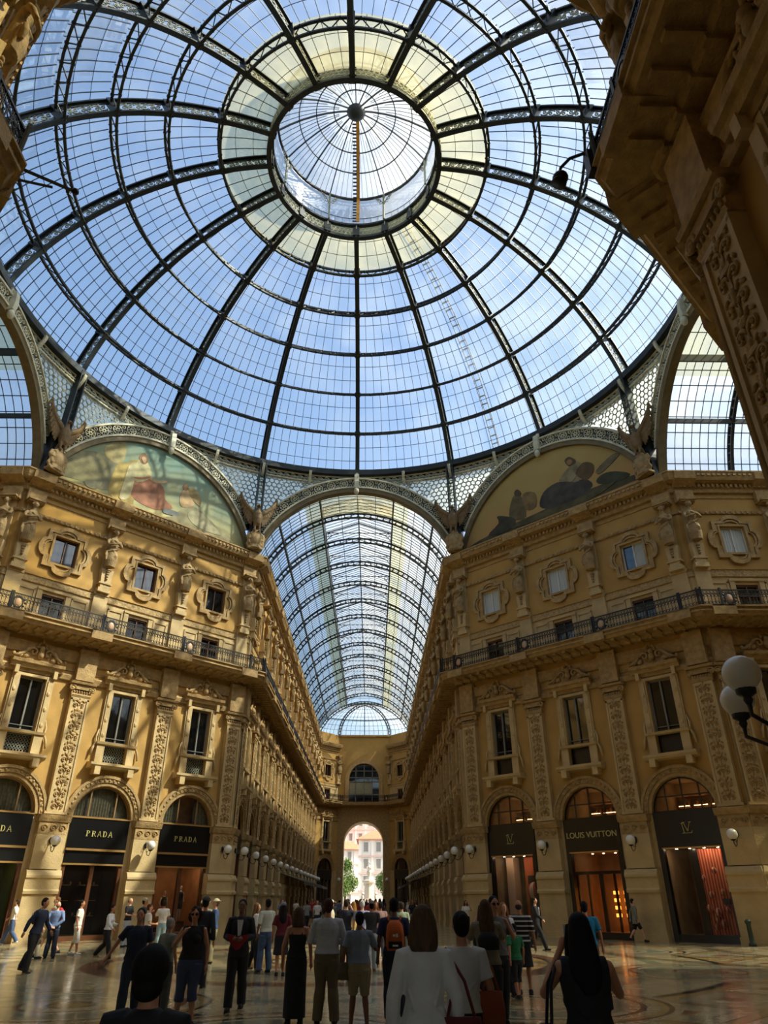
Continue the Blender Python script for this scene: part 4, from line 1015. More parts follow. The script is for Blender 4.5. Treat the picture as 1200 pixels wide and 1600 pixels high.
ML['sash'] = [(-2.1, 25.8), (-1.4, 26.1), (-.95, 26.4), (-1.0, 26.2), (-1.6, 25.85)]
ML['flowers'] = [(2.2, 24.9), (3.1, 25.2), (4.2, 24.6), (4.9, 24.1), (3.4, 24.0), (2.4, 24.3)]
MR['face'] = [(1.86, 27.3), (2.1, 27.42), (2.3, 27.15), (2.0, 26.98)]
MR['sleeve'] = [(1.7, 26.3), (2.1, 26.6), (2.4, 26.0), (1.9, 25.7)]
MR['grass'] = [(-3, 24.1), (0, 24.35), (2.5, 24.3), (5, 24.5), (3, 23.9), (-1, 23.9)]
build_mural('left', ML, dict(wallgray=(134, 128, 100), column=(176, 154, 96), robe=(196, 160, 78), skirt=(168, 92, 66), bodice=(214, 196, 140), head=(140, 92, 58), arm=(208, 166, 120), angel=(206, 160, 110), wing=(150, 120, 70), ahead=(150, 100, 60), rocks=(160, 146, 108), blue=(118, 124, 134), boat=(178, 172, 142), mantle=(206, 190, 140), face=(206, 156, 118), sash=(190, 120, 80), flowers=(190, 178, 140)),
            painted_sky('painted_teal_sky', (118, 146, 130), (184, 176, 120), (140, 148, 118)), face(135), 'painted lunette with a seated figure in a red skirt and a winged child', (140, 146, 116))
build_mural('right', MR, dict(hill=(66, 66, 44), skirt=(50, 52, 56), torso=(150, 138, 106), head=(74, 54, 38), barrel=(84, 62, 40), bush=(44, 54, 42), stand=(96, 84, 56), shead=(60, 44, 34), child=(128, 98, 62), dog=(44, 42, 38), smoke=(122, 110, 86), face=(150, 110, 76), sleeve=(170, 156, 124), grass=(80, 76, 48)),
            painted_sky('painted_ochre_sky', (176, 152, 92), (190, 140, 86), (168, 142, 82)), face(45), 'painted lunette with a dark seated figure resting on a hillside', (120, 104, 66))
for phi in (-45, -135):
    b = MB(); b.prism([(-7.35, 23.25)]+arcpts(0, ZA, 7.6, 163, 17, 30)+[(7.35, 23.25)], .02, .3); tag(b.build('lunette_mural', MC['painted_ochre_sky'] if 'painted_ochre_sky' in MC else STUCCO, M=face(phi)), 'plain lunette panel under the iron arch, near %s wall' % ('right' if phi == -45 else 'left'), 'mural')
for phi in (90, 45, 135, 0, 180, -45, -90, -135):
    inst('arch', build_arch, face(phi), 'wide ironwork arch with round rosettes '+names8[phi], 'iron arches of the octagon')
    inst('spandrel', build_spandrel, face(phi), 'pierced iron spandrel lattice '+names8[phi], 'pierced spandrels below the dome')
for k in range(8):
    phi = 22.5+45*k; nm = {1: 'right of the far arm', 2: 'left of the far arm', 0: 'at the right side arm', 3: 'at the left side arm', 4: 'at the left, near side', 7: 'at the right, near side', 5: 'at the near left corner', 6: 'at the near right corner'}[k]
    b = MB(); b.box(-.42, .42, -.1, .7, 23.25, 26.4); struct(b.build('trim_%d' % tn[0], IRON, M=face(phi, 19.1)), 'dark iron corner post '+nm); tn[0] += 1
    inst('eagle', build_eagle, face(phi, 18.75) @ T(0, 0, 23.75), 'stone eagle with raised wings on a shield, '+nm, 'eagles at the corners of the octagon')

# ================================================================ the glass dome
Ax, Bx, SAG = (18.61, 30.94), (5.16, 41.47), 2.5
Lc = math.hypot(Bx[0]-Ax[0], Bx[1]-Ax[1]); RD = (Lc*Lc/4+SAG*SAG)/(2*SAG)
nx, nz = (Bx[1]-Ax[1])/Lc, -(Bx[0]-Ax[0])/Lc
CDx, CDz = (Ax[0]+Bx[0])/2-nx*(RD-SAG), (Ax[1]+Bx[1])/2-nz*(RD-SAG)
AA0, AA1 = math.atan2(Ax[1]-CDz, Ax[0]-CDx), math.atan2(Bx[1]-CDz, Bx[0]-CDx)
def dome(t, off=0): a = AA0+(AA1-AA0)*t; return CDx+(RD+off)*cos(a), CDz+(RD+off)*sin(a)
def dp(t, off, ang): r, z = dome(t, off); return Vector((r*cos(ang), r*sin(ang), z))
DG = .98
DOME = empty('glass_dome', 'great iron and glass dome with sixteen ribs and a central lantern', 'dome', M=Matrix.Identity(4))
def rib_mesh():
    b = MB(); n = 30
    for off in (0, DG-.08):
        for i in range(n):
            b.bar(dp(i/n, off, 0), dp((i+1)/n, off, 0), .3, .09, (cos(1.2), 0, sin(1.2)))
    for k in range(7):
        b.bar(dp(min(k/6, .999), -.02, 0), dp(min(k/6, .999), DG-.05, 0), .34, .42, (0, 1, 0))
    for i in range(n): b.bar(dp(i/n, .08, 0), dp((i+1)/n, .08, 0), .05, .14); b.bar(dp(i/n, DG-.2, 0), dp((i+1)/n, DG-.2, 0), .05, .2)
    b.cur = 1
    for seg in range(6):
        m = 3
        for j in range(m*2):
            t = (seg+.12+(j+.5)*.76/(m*2))/6; O = dp(t, .45+(.05 if j % 2 else -.05), 0); Zv = (dp(t+.01, .3, 0)-dp(t-.01, .3, 0)).normalized(); Xv = (dp(t, .5, 0)-dp(t, .1, 0)).normalized()
            b.annulus(O, Zv, Xv, .24, .06, .05, 10, a0=(.6 if j % 2 else 3.7), a1=(.6 if j % 2 else 3.7)+5.0)
            b.annulus(O+Zv*.02, Zv, Xv, .09, .05, .05, 6)
    return b
rb = rib_mesh().build('rib', [IRON, PALE2], DOME)
for k in range(1, 16):
    c = rb.copy(); C.objects.link(c); c.parent = DOME; c.matrix_local = Matrix.Rotation(k*pi/8, 4, 'Z')
def purlin(t, k):
    b = MB(); 
    r0, z0 = dome(t, .02); r1, z1 = dome(t, .68); n = 96
    for (r, z, w_) in ((r0, z0, .07), (r1, z1, .07)):
        b.ring3(False, n, [(r-w_, z-w_), (r+w_, z-w_), (r+w_, z+w_), (r-w_, z+w_)])
    for s in range(16):
        m = max(3, round(r0*2*pi/16/1.0))
        for j in range(m):
            a0 = s*pi/8+(j/m)*pi/8; a1 = s*pi/8+((j+1)/m)*pi/8; am = (a0+a1)/2
            b.bar((r0*cos(a0), r0*sin(a0), z0), (r1*cos(am), r1*sin(am), z1), .05, .05); b.bar((r1*cos(am), r1*sin(am), z1), (r0*cos(a1), r0*sin(a1), z0), .05, .05)
            for q, (ra, za) in ((a0, (r0, z0)), (am, (r1, z1))): b.ell(((ra)*cos(q), ra*sin(q), za), .12, 6, 4)
    b.build('ring_purlin', IRON, DOME)
for k in range(1, 6): purlin(k/6, k)
def panel(rows, name, gm):
    g = MB(); bars = MB()
    NS = [12, 11, 10, 8, 6, 4]
    for r in rows:
        n = NS[r]; sub = 3
        for i in range(sub):
            t0, t1 = (r+i/sub)/6, (r+(i+1)/sub)/6
            V = []
            for j in range(9):
                a = (pi/8)*j/8; V += [dp(t0, DG, a), dp(t1, DG-.02, a)]
            g.add(V, [(2*j, 2*j+2, 2*j+3, 2*j+1) for j in range(8)])
            if i:
                for j in range(6): bars.bar(dp(t0, DG-.03, pi/8*j/6), dp(t0, DG-.03, pi/8*(j+1)/6), .025, .03)
        for j in range(1, n):
            a = pi/8*j/n
            for i in range(2): bars.bar(dp((r+i/2)/6, DG-.05, a), dp((r+(i+1)/2)/6, DG-.05, a), .028, .05)
    o = g.build(name, gm, DOME); q = bars.build('glazing_bars', IRON, o); return o
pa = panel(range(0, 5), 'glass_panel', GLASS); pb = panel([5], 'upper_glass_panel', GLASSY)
for src in (pa, pb):
    for k in range(1, 16):
        c = src.copy(); C.objects.link(c); c.parent = DOME; c.matrix_local = Matrix.Rotation(k*pi/8, 4, 'Z')
        for ch in src.children: d = ch.copy(); C.objects.link(d); d.parent = c
b = MB(); b.ring3(False, 96, [(18.35, 30.5), (19.25, 30.5), (19.25, 31.2), (18.95, 31.2), (18.7, 30.95), (18.35, 30.95)])
b.ring3(False, 96, [(19.0, 29.9), (19.1, 29.9), (19.1, 30.5), (19.0, 30.5)])
b.build('base_ring', IRON, DOME)
b = MB(); b.ring3(False, 96, [(18.7, 29.86), (18.8, 29.86), (18.8, 29.94), (18.7, 29.94)]); b.ring3(False, 96, [(18.72, 30.4), (18.8, 30.4), (18.8, 30.5), (18.72, 30.5)])
NSC = 16*14
for k in range(NSC):
    a = 2*pi*(k+.5)/NSC; X = Vector((-sin(a), cos(a), 0)); O = Vector((18.75*cos(a), 18.75*sin(a), 30.15))
    b.annulus(O, X, (0, 0, 1), .19, .05, .05, 8, a0=.8, a1=6.2); b.annulus(O, X, (0, 0, 1), .06, .05, .05, 6); b.bar(O+X*.17-Vector((0, 0, .1)), O+X*.34+Vector((0, 0, .12)), .03, .05)
b.build('scroll_frieze', PALE, DOME)
b = MB()
for k in range(1):
    a = 0; d = Vector((cos(a), sin(a), 0)); X = Vector((-sin(a), cos(a), 0)); prev = None
    for i in range(7):
        u = i/6; p = d*(18.25+.55*u*u)+Vector((0, 0, 30.55-.95*u))
        if prev is not None: b.bar(prev, p, .2, .12, tuple(d))
        prev = p
cb = b.build('curved_bracket', PALE, DOME)
for k in range(1, 32): c = cb.copy(); C.objects.link(c); c.parent = DOME; c.matrix_local = Matrix.Rotation(k*pi/16, 4, 'Z')
b = MB()
for k in range(1):
    a = pi/8; d = Vector((cos(a), sin(a), 0)); X = Vector((-sin(a), cos(a), 0))
    for sy in (-1, 1):
        b.bar(d*18.55+X*sy*.22+Vector((0, 0, 30.8)), d*18.75+X*sy*.22+Vector((0, 0, 25.6)), .08, .5, tuple(d))
    for j in range(9):
        O = d*(18.6+.02*j)+Vector((0, 0, 30.2-.52*j)); b.annulus(O, X, (0, 0, 1), .15, .045, .04, 8)
cb = b.build('corner_post', IRON, DOME)
for k in range(1, 8): c = cb.copy(); C.objects.link(c); c.parent = DOME; c.matrix_local = Matrix.Rotation(k*pi/4, 4, 'Z')
# oculus
OC = Bx[0]
b = MB(); b.ring3(False, 64, [(OC-.05, 41.35), (OC+.25, 41.35), (OC+.25, 41.52), (OC-.05, 41.52)]); b.ring3(False, 64, [(OC-.12, 42.5), (OC+.2, 42.5), (OC+.2, 42.66), (OC-.12, 42.66)])
b.build('oculus_ring', IRON, DOME)
b = MB(); b.ring3(False, 64, [(OC+.11, 41.5), (OC+.13, 41.5), (OC+.13, 42.5), (OC+.11, 42.5)])
b.build('oculus_glass', MC['frosted_glass'], DOME)
b = MB()
for k in range(112):
    a = 2*pi*k/112; X = Vector((-sin(a), cos(a), 0))
    for z, rr in ((41.78, OC), (42.12, OC), (41.78, OC+.25), (42.12, OC+.25)): b.annulus((rr*cos(a+(z > 42)*.028), rr*sin(a+(z > 42)*.028), z), X, (0, 0, 1), .15, .05, .04, 7)
for k in range(16):
    a = pi*k/8; b.bar((OC*cos(a)*.995, OC*sin(a)*.995, 41.4), (OC*cos(a)*.995, OC*sin(a)*.995, 42.6), .06, .12, (cos(a), sin(a), 0))
b.build('quatrefoil_band', PALE, DOME)
LA = empty('lantern'); LA.parent = DOME
b = MB(); LR = 5.0
def lant(t):      # shallow cap from the eave ring to the boss
    a = t*radians(33); R = LR/sin(radians(33)); h0 = 45.16; return R*sin(radians(33)-a), h0+R*(cos(radians(33)-a)-cos(radians(33)))*1.53
for k in range(16):
    a = k*pi/8
    for i in range(6):
        r0, z0 = lant(i/6*.94); r1, z1 = lant((i+1)/6*.94); b.bar((r0*cos(a), r0*sin(a), z0), (r1*cos(a), r1*sin(a), z1), .06, .1 if k % 2 else .14)
for k in range(80):
    if k % 5 == 0: continue
    a = k*pi/40; n = 3 if k % 2 else 6
    for i in range(0, 4 if k % 5 in (1, 4) else 5):
        r0, z0 = lant(i/6*.94); r1, z1 = lant((i+1)/6*.94); b.bar((r0*cos(a), r0*sin(a), z0), (r1*cos(a), r1*sin(a), z1), .02, .04)
for t, w_ in ((.0, .07), (.28, .03), (.5, .03), (.72, .03)):
    r, z = lant(t); b.ring3(False, 48, [(r-w_, z-w_), (r+w_, z-w_), (r+w_, z+w_), (r-w_, z+w_)])
b.build('lantern_frame', IRON, LA)
b = MB(); b.lathe([(.02, 46.75), (.25, 46.8), (.45, 46.95), (.62, 47.25), (.5, 47.5), (.1, 47.55)], 20); b.build('boss', IRON, LA)
b = MB()
for k in range(1):
    a = pi/8; c, s = cos(a), sin(a)
    b.bar((4.95*c, 4.95*s, 42.6), (4.95*c, 4.95*s, 45.2), .12)
    X = Vector((-s, c, 0))
    for sy in (-1, 1):
        prev = None
        for i in range(7):
            u = i/6; p = Vector((4.95*c, 4.95*s, 43.7+1.45*sin(u*pi/2)))+X*sy*1.0*(1-cos(u*pi/2))
            if prev is not None: b.bar(prev, p, .05)
            prev = p
        for q in range(3): b.annulus(Vector((4.95*c, 4.95*s, 44.9-.25*q))+X*sy*(.22+.12*(2-q)), X, (0, 0, 1), .12, .03, .03, 7)
cb = b.build('column', PALE2, LA)
for k in range(1, 8): c = cb.copy(); C.objects.link(c); c.parent = LA; c.matrix_local = Matrix.Rotation(k*pi/4, 4, 'Z')
b = MB(); b.ring3(False, 64, [(OC, 43.3), (OC+.03, 43.3), (OC+.03, 43.34), (OC, 43.34)])
for k in range(64): a = k*pi/32; b.bar((OC*cos(a), OC*sin(a), 42.66), (OC*cos(a), OC*sin(a), 43.3), .02)
b.build('gallery_railing', IRON, LA)
b = MB(); V = []
for j in range(65):
    a = 2*pi*j/64; V.append((5.25*cos(a), 5.25*sin(a), 42.7)); V.append((5.12*cos(a), 5.12*sin(a), 45.2))
b.add(V, [(2*j, 2*j+2, 2*j+3, 2*j+1) for j in range(64)])
for i in range(6):
    V = []
    for j in range(65):
        a = 2*pi*j/64
        for q in (i, i+1): r, z = lant(q/6*.96); V.append((r*cos(a), r*sin(a), z+.07))
    b.add(V, [(2*j, 2*j+2, 2*j+3, 2*j+1) for j in range(64)])
b.build('lantern_glass', VGLASS, LA)
RUST = mat('rusted_steel', (226, 160, 70), .8, var=.3, scale=6)
t = empty('service_ladder', 'rusty service gangway lying on the lantern glass', 'ladder', M=Matrix.Identity(4))
b = MB(); c2 = MB()
for i in range(22):
    u0, u1 = i/22*.9, (i+1)/22*.9
    r0, z0 = lant(u0); r1, z1 = lant(u1)
    z0 -= .42; z1 -= .42
    b.bar((0, r0, z0+.2), (0, r1, z1+.2), .22, .05, (1, 0, 0)) if False else b.add([(-.02, r0, z0+.2), (.2, r0, z0+.2), (.2, r1, z1+.2), (-.02, r1, z1+.2), (-.02, r0, z0+.25), (.2, r0, z0+.25), (.2, r1, z1+.25), (-.02, r1, z1+.25)], [(0,1,2,3),(7,6,5,4),(0,4,5,1),(2,6,7,3)])
    c2 = MB(); c2.bar((-.28, r0, z0+.2), (-.02, r0, z0+.2), .08, .06); c2.build('rung', IRON, t)
for i in range(8): z0 = 42.7+.3*i; b.box(-.02, .2, 4.88, 4.94, z0, z0+.3); c2 = MB(); c2.box(-.28, -.02, 4.88, 4.94, z0, z0+.08); c2.build('rung', IRON, t)
b.cur = 0
b.build('plank', RUST, t)
t = empty('service_ladder', 'long ladder lying outside the right part of the dome glass', 'ladder', M=Matrix.Identity(4))
b = MB(); a0 = radians(57)
for i in range(60):
    p = dp(i/60*.98+.01, DG+.2, a0); q = dp((i+1)/60*.98+.01, DG+.2, a0); X = Vector((-sin(a0), cos(a0), 0))
    for sy in (-.25, .25): b.bar(p+X*sy, q+X*sy, .05)
    if i % 2 == 0: b.bar(p-X*.25, p+X*.25, .07)
b.build('ladder_frame', PALE2, t)

# ================================================================ barrel vaults of the arms
RV, RG = 7.6, 8.05
def vz(x, R=RV): return ZA+sqrt(R*R-x*x)
ZB = 23.5
AB = math.degrees(math.asin((ZB-ZA)/RV))
def truss_mesh():
    b = MB(); n = 40; a0, a1 = AB-1, 180-AB+1
    for R, w_ in ((RV, .09), (RG-.07, .09)):
        b.band(arcpts(0, ZA, R-.045, a0, a1, n), arcpts(0, ZA, R+.045, a0, a1, n), -w_, w_)
    m = 38
    for k in range(m+1):
        a = radians(a0+(a1-a0)*k/m); p, q = Vector((RV*cos(a), 0, ZA+RV*sin(a))), Vector(((RG-.05)*cos(a), 0, ZA+(RG-.05)*sin(a)))
        b.bar(p, q, .07, .16, (0, 1, 0))
        for R in (RV+.07, RG-.12): b.ell((R*cos(a), 0, ZA+R*sin(a)), (.12, .05, .08), 6, 4, Matrix.Rotation(-a+pi/2, 3, 'Y'))
    return b
def roof_frame(b):
    e = 2.85; z0 = vz(e, RG)
    for sx in (-1, 1):
        b.bar((sx*e, 0, z0-.2), (sx*e, 0, z0+1.0), .1); b.bar((sx*e, 0, z0+1.0), (0, 0, z0+2.0), .08)
        prev = None
        for i in range(7):
            u = i/6; p = (sx*(e-1.1*(1-cos(u*pi/2))), 0, z0-.1+1.0*sin(u*pi/2))
            if prev: b.bar(prev, p, .05)
            prev = p
        b.annulus((sx*(e-.3), 0, z0+.75), (1, 0, 0), (0, 0, 1), .17, .04, .04, 8)
    b.bar((-e, 0, z0+1.0), (e, 0, z0+1.0), .05)
def build_vault(M, length, ys, label, lan0, apse=False, GLASS=VGLASS):
    V = empty('glass_vault', label, 'vault', 'glass vaults of the arms', M)
    tr = truss_mesh(); rf = truss_mesh(); roof_frame(rf)
    src = {}
    for y in ys:
        k = 'r' if y >= lan0 else 't'
        if k not in src:
            o = (rf if k == 'r' else tr).build('truss', IRON, V); src[k] = o
        else: o = src[k].copy(); C.objects.link(o); o.parent = V
        o.matrix_local = T(0, y)
    e = 2.85; y0, y1 = 0, length
    b = MB()
    for x in (-e, e): b.bar((x, y0, vz(x)+.2), (x, y1, vz(x)+.2), .1, .5)
    for x in (-5.8, 5.8): b.bar((x, y0, vz(x)+.1), (x, y1, vz(x)+.1), .12, .3)
    for x in (-7.3, 7.3): b.bar((x, y0, ZB), (x, y1, ZB), .3, .3)
    b.bar((0, lan0, vz(0, RG)+1.3), (0, y1, vz(0, RG)+1.3), .1, .12)
    b.build('purlin', IRON, V)
    # glazing: clear on the flanks, yellow tinted beside the skylight
    ae = math.degrees(math.acos(e/RG)); ay = math.degrees(math.acos(4.05/RG))
    def strip(b, a0, a1, s0, s1, n=6):
        P = arcpts(0, ZA, RG, a0, a1, n); VV = []
        for x, z in P: VV += [(x, s0, z), (x, s1, z)]
        b.add(VV, [(2*i, 2*i+1, 2*i+3, 2*i+2) for i in range(n)])
    g = MB(); 
    strip(g, AB-3, ay, y0, y1, 8); strip(g, 180-AB+3, 180-ay, y0, y1, 8)
    z0 = vz(e, RG)+1.0
    for sx in (-1, 1): g.add([(sx*(e+.15), lan0, z0), (sx*(e+.15), y1, z0), (0, y1, z0+1.05), (0, lan0, z0+1.05)], [(0, 1, 2, 3)]); g.add([(sx*e, lan0, z0-1.0), (sx*e, y1, z0-1.0), (sx*e, y1, z0), (sx*e, lan0, z0)], [(0, 1, 2, 3)])
    g.add([(-e, y1, z0-1.2), (e, y1, z0-1.2), (e, y1, z0), (0, y1, z0+1.05), (-e, y1, z0)], [(0, 1, 2, 3, 4)])
    g.build('glazing', GLASS, V)
    g = MB(); strip(g, ae, ay, y0, y1, 3); strip(g, 180-ae, 180-ay, y0, y1, 3); strip(g, ae, 180-ae, y0, lan0, 6); g.build('yellow_tinted_glazing', GLASSY, V)
    b = MB(); y = y0+.26
    while y < y1:
        for sx in (-1, 1):
            P = arcpts(0, ZA, RG-.03, AB-2, ae, 9)
            for i in range(9): b.bar((sx*P[i][0], y, P[i][1]), (sx*P[i+1][0], y, P[i+1][1]), .03, .045)
            if y >= lan0: b.bar((sx*(e+.1), y, z0-.02), (0, y, z0+1.02), .03, .045); b.bar((sx*e, y, z0-1), (sx*e, y, z0), .03)
        if y < lan0:
            P = arcpts(0, ZA, RG-.03, ae, 180-ae, 6)
            for i in range(6): b.bar((P[i][0], y, P[i][1]), (P[i+1][0], y, P[i+1][1]), .03, .045)
        y += .5
    for a in [AB+(ae-AB)*k/8 for k in range(1, 8)]:
        for aa in (a, 180-a): b.bar((RG*cos(radians(aa)), y0, ZA+RG*sin(radians(aa))-.04), (RG*cos(radians(aa)), y1, ZA+RG*sin(radians(aa))-.04), .045, .04)
    for x in (-1.45, 0, 1.45):
        zz = z0+1.02*(1-abs(x)/e); b.bar((x, lan0, zz-.03), (x, y1, zz-.03), .045, .04)
        b.bar((x, y0, vz(x, RG)-.04), (x, lan0, vz(x, RG)-.04), .04, .04)
    for x in (-2.1, -.7, .7, 2.1): b.bar((x, y1, z0-1.1), (x, y1, z0+1.05*(1-abs(x)/e)), .03)
    b.build('glazing_bars', IRON, V)
    if apse:
        zb = 24.95; H = vz(0)+.2-zb; Ry = 4.3; g = MB(); b = MB(); rbm = MB()
        def P(az, el): return Vector((RG*.985*cos(el)*cos(az), y1+Ry*cos(el)*sin(az), zb+H*sin(el)))
        na, ne = 24, 10; VV = [P(pi*i/na, pi/2*j/ne) for i in range(na+1) for j in range(ne+1)]
        g.add(VV, [(i*(ne+1)+j, (i+1)*(ne+1)+j, (i+1)*(ne+1)+j+1, i*(ne+1)+j+1) for i in range(na) for j in range(ne)])
        g.build('half_dome_glass', GLASS, V)
        for i in range(1, 32):
            az = pi*i/32
            for j in range(8): b.bar(P(az, pi/2*j/8*.97), P(az, pi/2*(j+1)/8*.97), .03, .04)
        for j in (1, 2, 3, 4, 5, 6, 7, 8):
            for i in range(20): b.bar(P(pi*i/20, pi/2*j/9), P(pi*(i+1)/20, pi/2*j/9), .03, .04)
        b.build('half_dome_bars', IRON, V)
        for az in (radians(58), radians(90), radians(122)):
            w_ = .1 if az != radians(90) else .08
            for j in range(14):
                p0, p1 = P(az, pi/2*j/14), P(az, pi/2*(j+1)/14); rbm.bar(p0, p1, w_*1.4, .1)
                if az != radians(90):
                    cen = Vector((0, y1, zb)); q0, q1 = p0+(cen-p0).normalized()*.42, p1+(cen-p1).normalized()*.42
                    rbm.bar(q0, q1, w_*1.4, .1); rbm.bar(p0, q0, .1)
        for i in range(20): rbm.bar(P(pi*i/20, pi/2*.36), P(pi*(i+1)/20, pi/2*.36), .12)
        rbm.build('half_dome_rib', IRON, V)
        b = MB(); b.box(-7.3, -3.9, 84.4-S8, 84.4-S8+.1, 23.5, 24.9)
    return V
ty = [22.6, 27.1, 31.8, 36.4, 41.0, 45.6, 50.4, 55.1, 59.8, 64.5, 69.3, 74.2, 79.4, 84.4]
build_vault(T(0, 18.6), 84.4-18.6, [y-18.6 for y in ty], 'long glass barrel vault over the far arm, ending in a half dome', 4.0, True)
build_vault(RZ(90, -18.6, 0), 30, [4+4.7*k for k in range(6)], 'glass barrel vault over the left side arm', 4.0)
build_vault(RZ(-90, 18.6, 0), 30, [4+4.7*k for k in range(6)], 'glass barrel vault over the right side arm', 4.0)
build_vault(RZ(180, 0, -18.6), 40, [4+4.7*k for k in range(8)], 'glass barrel vault over the near arm, panes darkened to block daylight', 4.0, False, BLOCKGLASS)
# parapet behind the cornice, carrying the vaults
for M, L_ , nm in ((RZ(90, -A-.1, S8), (0, 65.8), 'left of the far arm'), (RZ(-90, A+.1, S8), (-65.8, 0), 'right of the far arm'), (RZ(0, S8, A+.1), (0, 30), 'right side arm'), (RZ(0, -S8, A+.1), (-30, 0), 'left side arm')):
    b = MB(); b.box(L_[0], L_[1], 0, .4, 23.2, 23.62); b.mould([(0, 23.3), (-.12, 23.36), (-.12, 23.6), (0, 23.62)], L_[0], L_[1])
    struct(b.build('trim_%d' % tn[0], [STONE2], M=M), 'low parapet carrying the glass vault, '+nm); tn[0] += 1
# solid buildings and flat roofs behind the facades keep daylight to the glass
ROOF = mat('roof_slates', (90, 84, 78), .9)
b = MB()
for sx in (-1, 1):
    for sy in (-1, 1):
        P = [(sx*7.8, sy*19.0), (sx*7.8, sy*(88.4 if sy > 0 else 58)), (sx*48, sy*(88.4 if sy > 0 else 58)), (sx*48, sy*7.8), (sx*19.0, sy*7.8)]
        if sx*sy < 0: P = P[::-1]
        b.add([(x, y, 23.2) for x, y in P]+[(x, y, 22.9) for x, y in P], [list(range(5)), list(range(9, 4, -1))]+[(i, (i+1) % 5, (i+1) % 5+5, i+5) for i in range(5)])
struct(b.build('ceiling', ROOF), 'flat roofs of the buildings behind the facades')

# ================================================================ the square beyond the portal
def tree(x, y, h, r, label):
    t = empty('plane_tree', label, 'tree', 'trees on the far square', T(x, y))
    b = MB(); b.tube([(0, 0, -.1), (.1, 0, h*.3), (-.1, .1, h*.55), (.1, 0, h*.8)], [.28, .22, .16, .06], 8)
    for k in range(6): a = k*1.05; b.tube([(0, 0, h*.3+.2*k), (r*.5*cos(a), r*.5*sin(a), h*.5+.25*k)], [.1, .04], 5)
    b.build('trunk', mat('bark', (88, 74, 56), .9), t)
    rn = random.Random(int(x*10+y)); b = MB()
    for k in range(5200):
        c = rn.choice([(0, 0, .62, 1), (.4, .2, .5, .7), (-.45, -.1, .55, .7), (0, -.4, .42, .7), (.1, 0, .85, .55), (-.1, .4, .4, .7)])
        v = Vector((rn.gauss(0, 1), rn.gauss(0, 1), rn.gauss(0, 1))).normalized()*(rn.random()**.4)
        p = Vector((c[0]*r, c[1]*r, c[2]*h))+Vector((v.x*r*.62*c[3], v.y*r*.62*c[3], v.z*h*.24*c[3]))
        u = Vector((rn.gauss(0, 1), rn.gauss(0, 1), rn.gauss(0, 1))).normalized()*.14; q = u.cross(Vector((rn.gauss(0, 1), rn.gauss(0, 1), rn.gauss(0, 1)))).normalized()*.1
        b.cur = rn.random() < .4; b.add([p-u, p+q, p+u, p-q], [(0, 1, 2, 3)])
    b.build('foliage', [mat('leaf_green', (112, 140, 58), .6), mat('leaf_dark', (70, 98, 40), .6)], t)
tree(-3.6, 116, 8.6, 3.0, 'green plane tree left of the monument beyond the portal')
tree(-7.5, 121, 9.5, 3.2, 'green plane tree half hidden by the left jamb of the portal')
tree(4.3, 119, 8.4, 2.7, 'green plane tree right of the monument beyond the portal')
MARB = mat('monument_marble', (214, 200, 178), .7, var=.1)
t = empty('stone_monument', 'pale stone monument with a robed figure on a high pedestal', 'monument', M=T(.8, 125))
b = MB(); b.box(-2.6, 2.6, -2.6, 2.6, 0, .5); b.box(-2.1, 2.1, -2.1, 2.1, .5, 1.0); b.box(-1.5, 1.5, -1.5, 1.5, 1.0, 1.6)
b.loft([(0, 0, 1.6, 1.2, 1.2), (0, 0, 1.9, .95, .95), (0, 0, 4.4, .85, .85), (0, 0, 4.6, 1.3, 1.3), (0, 0, 4.9, 1.35, 1.35), (0, 0, 5.0, .9, .9), (0, 0, 5.5, .75, .75)], 8, False)
b.build('pedestal', MARB, t)
b = MB(); figure_rings(b, 2.9); o = b.build('robed_figure', MARB, t); o.location = (0, 0, 5.5); remesh(o, .05, 1)
b = MB(); figure_rings(b, 1.9); f0 = b.build('corner_figure', MARB, t); f0.location = (1.25, -1.25, 1.6); remesh(f0, .05, 1)
bake()
for sx, sy in ((-1, -1), (1, 1), (-1, 1)): c = f0.copy(); C.objects.link(c); c.parent = t; c.location = (sx*1.25, sy*1.25, 1.6)
TILE, CREAMW, SHUT = mat('roof_tiles', (206, 128, 92), .8, var=.2, scale=2), mat('cream_facade', (240, 232, 216), .8), mat('grey_shutter', (150, 144, 132), .7)
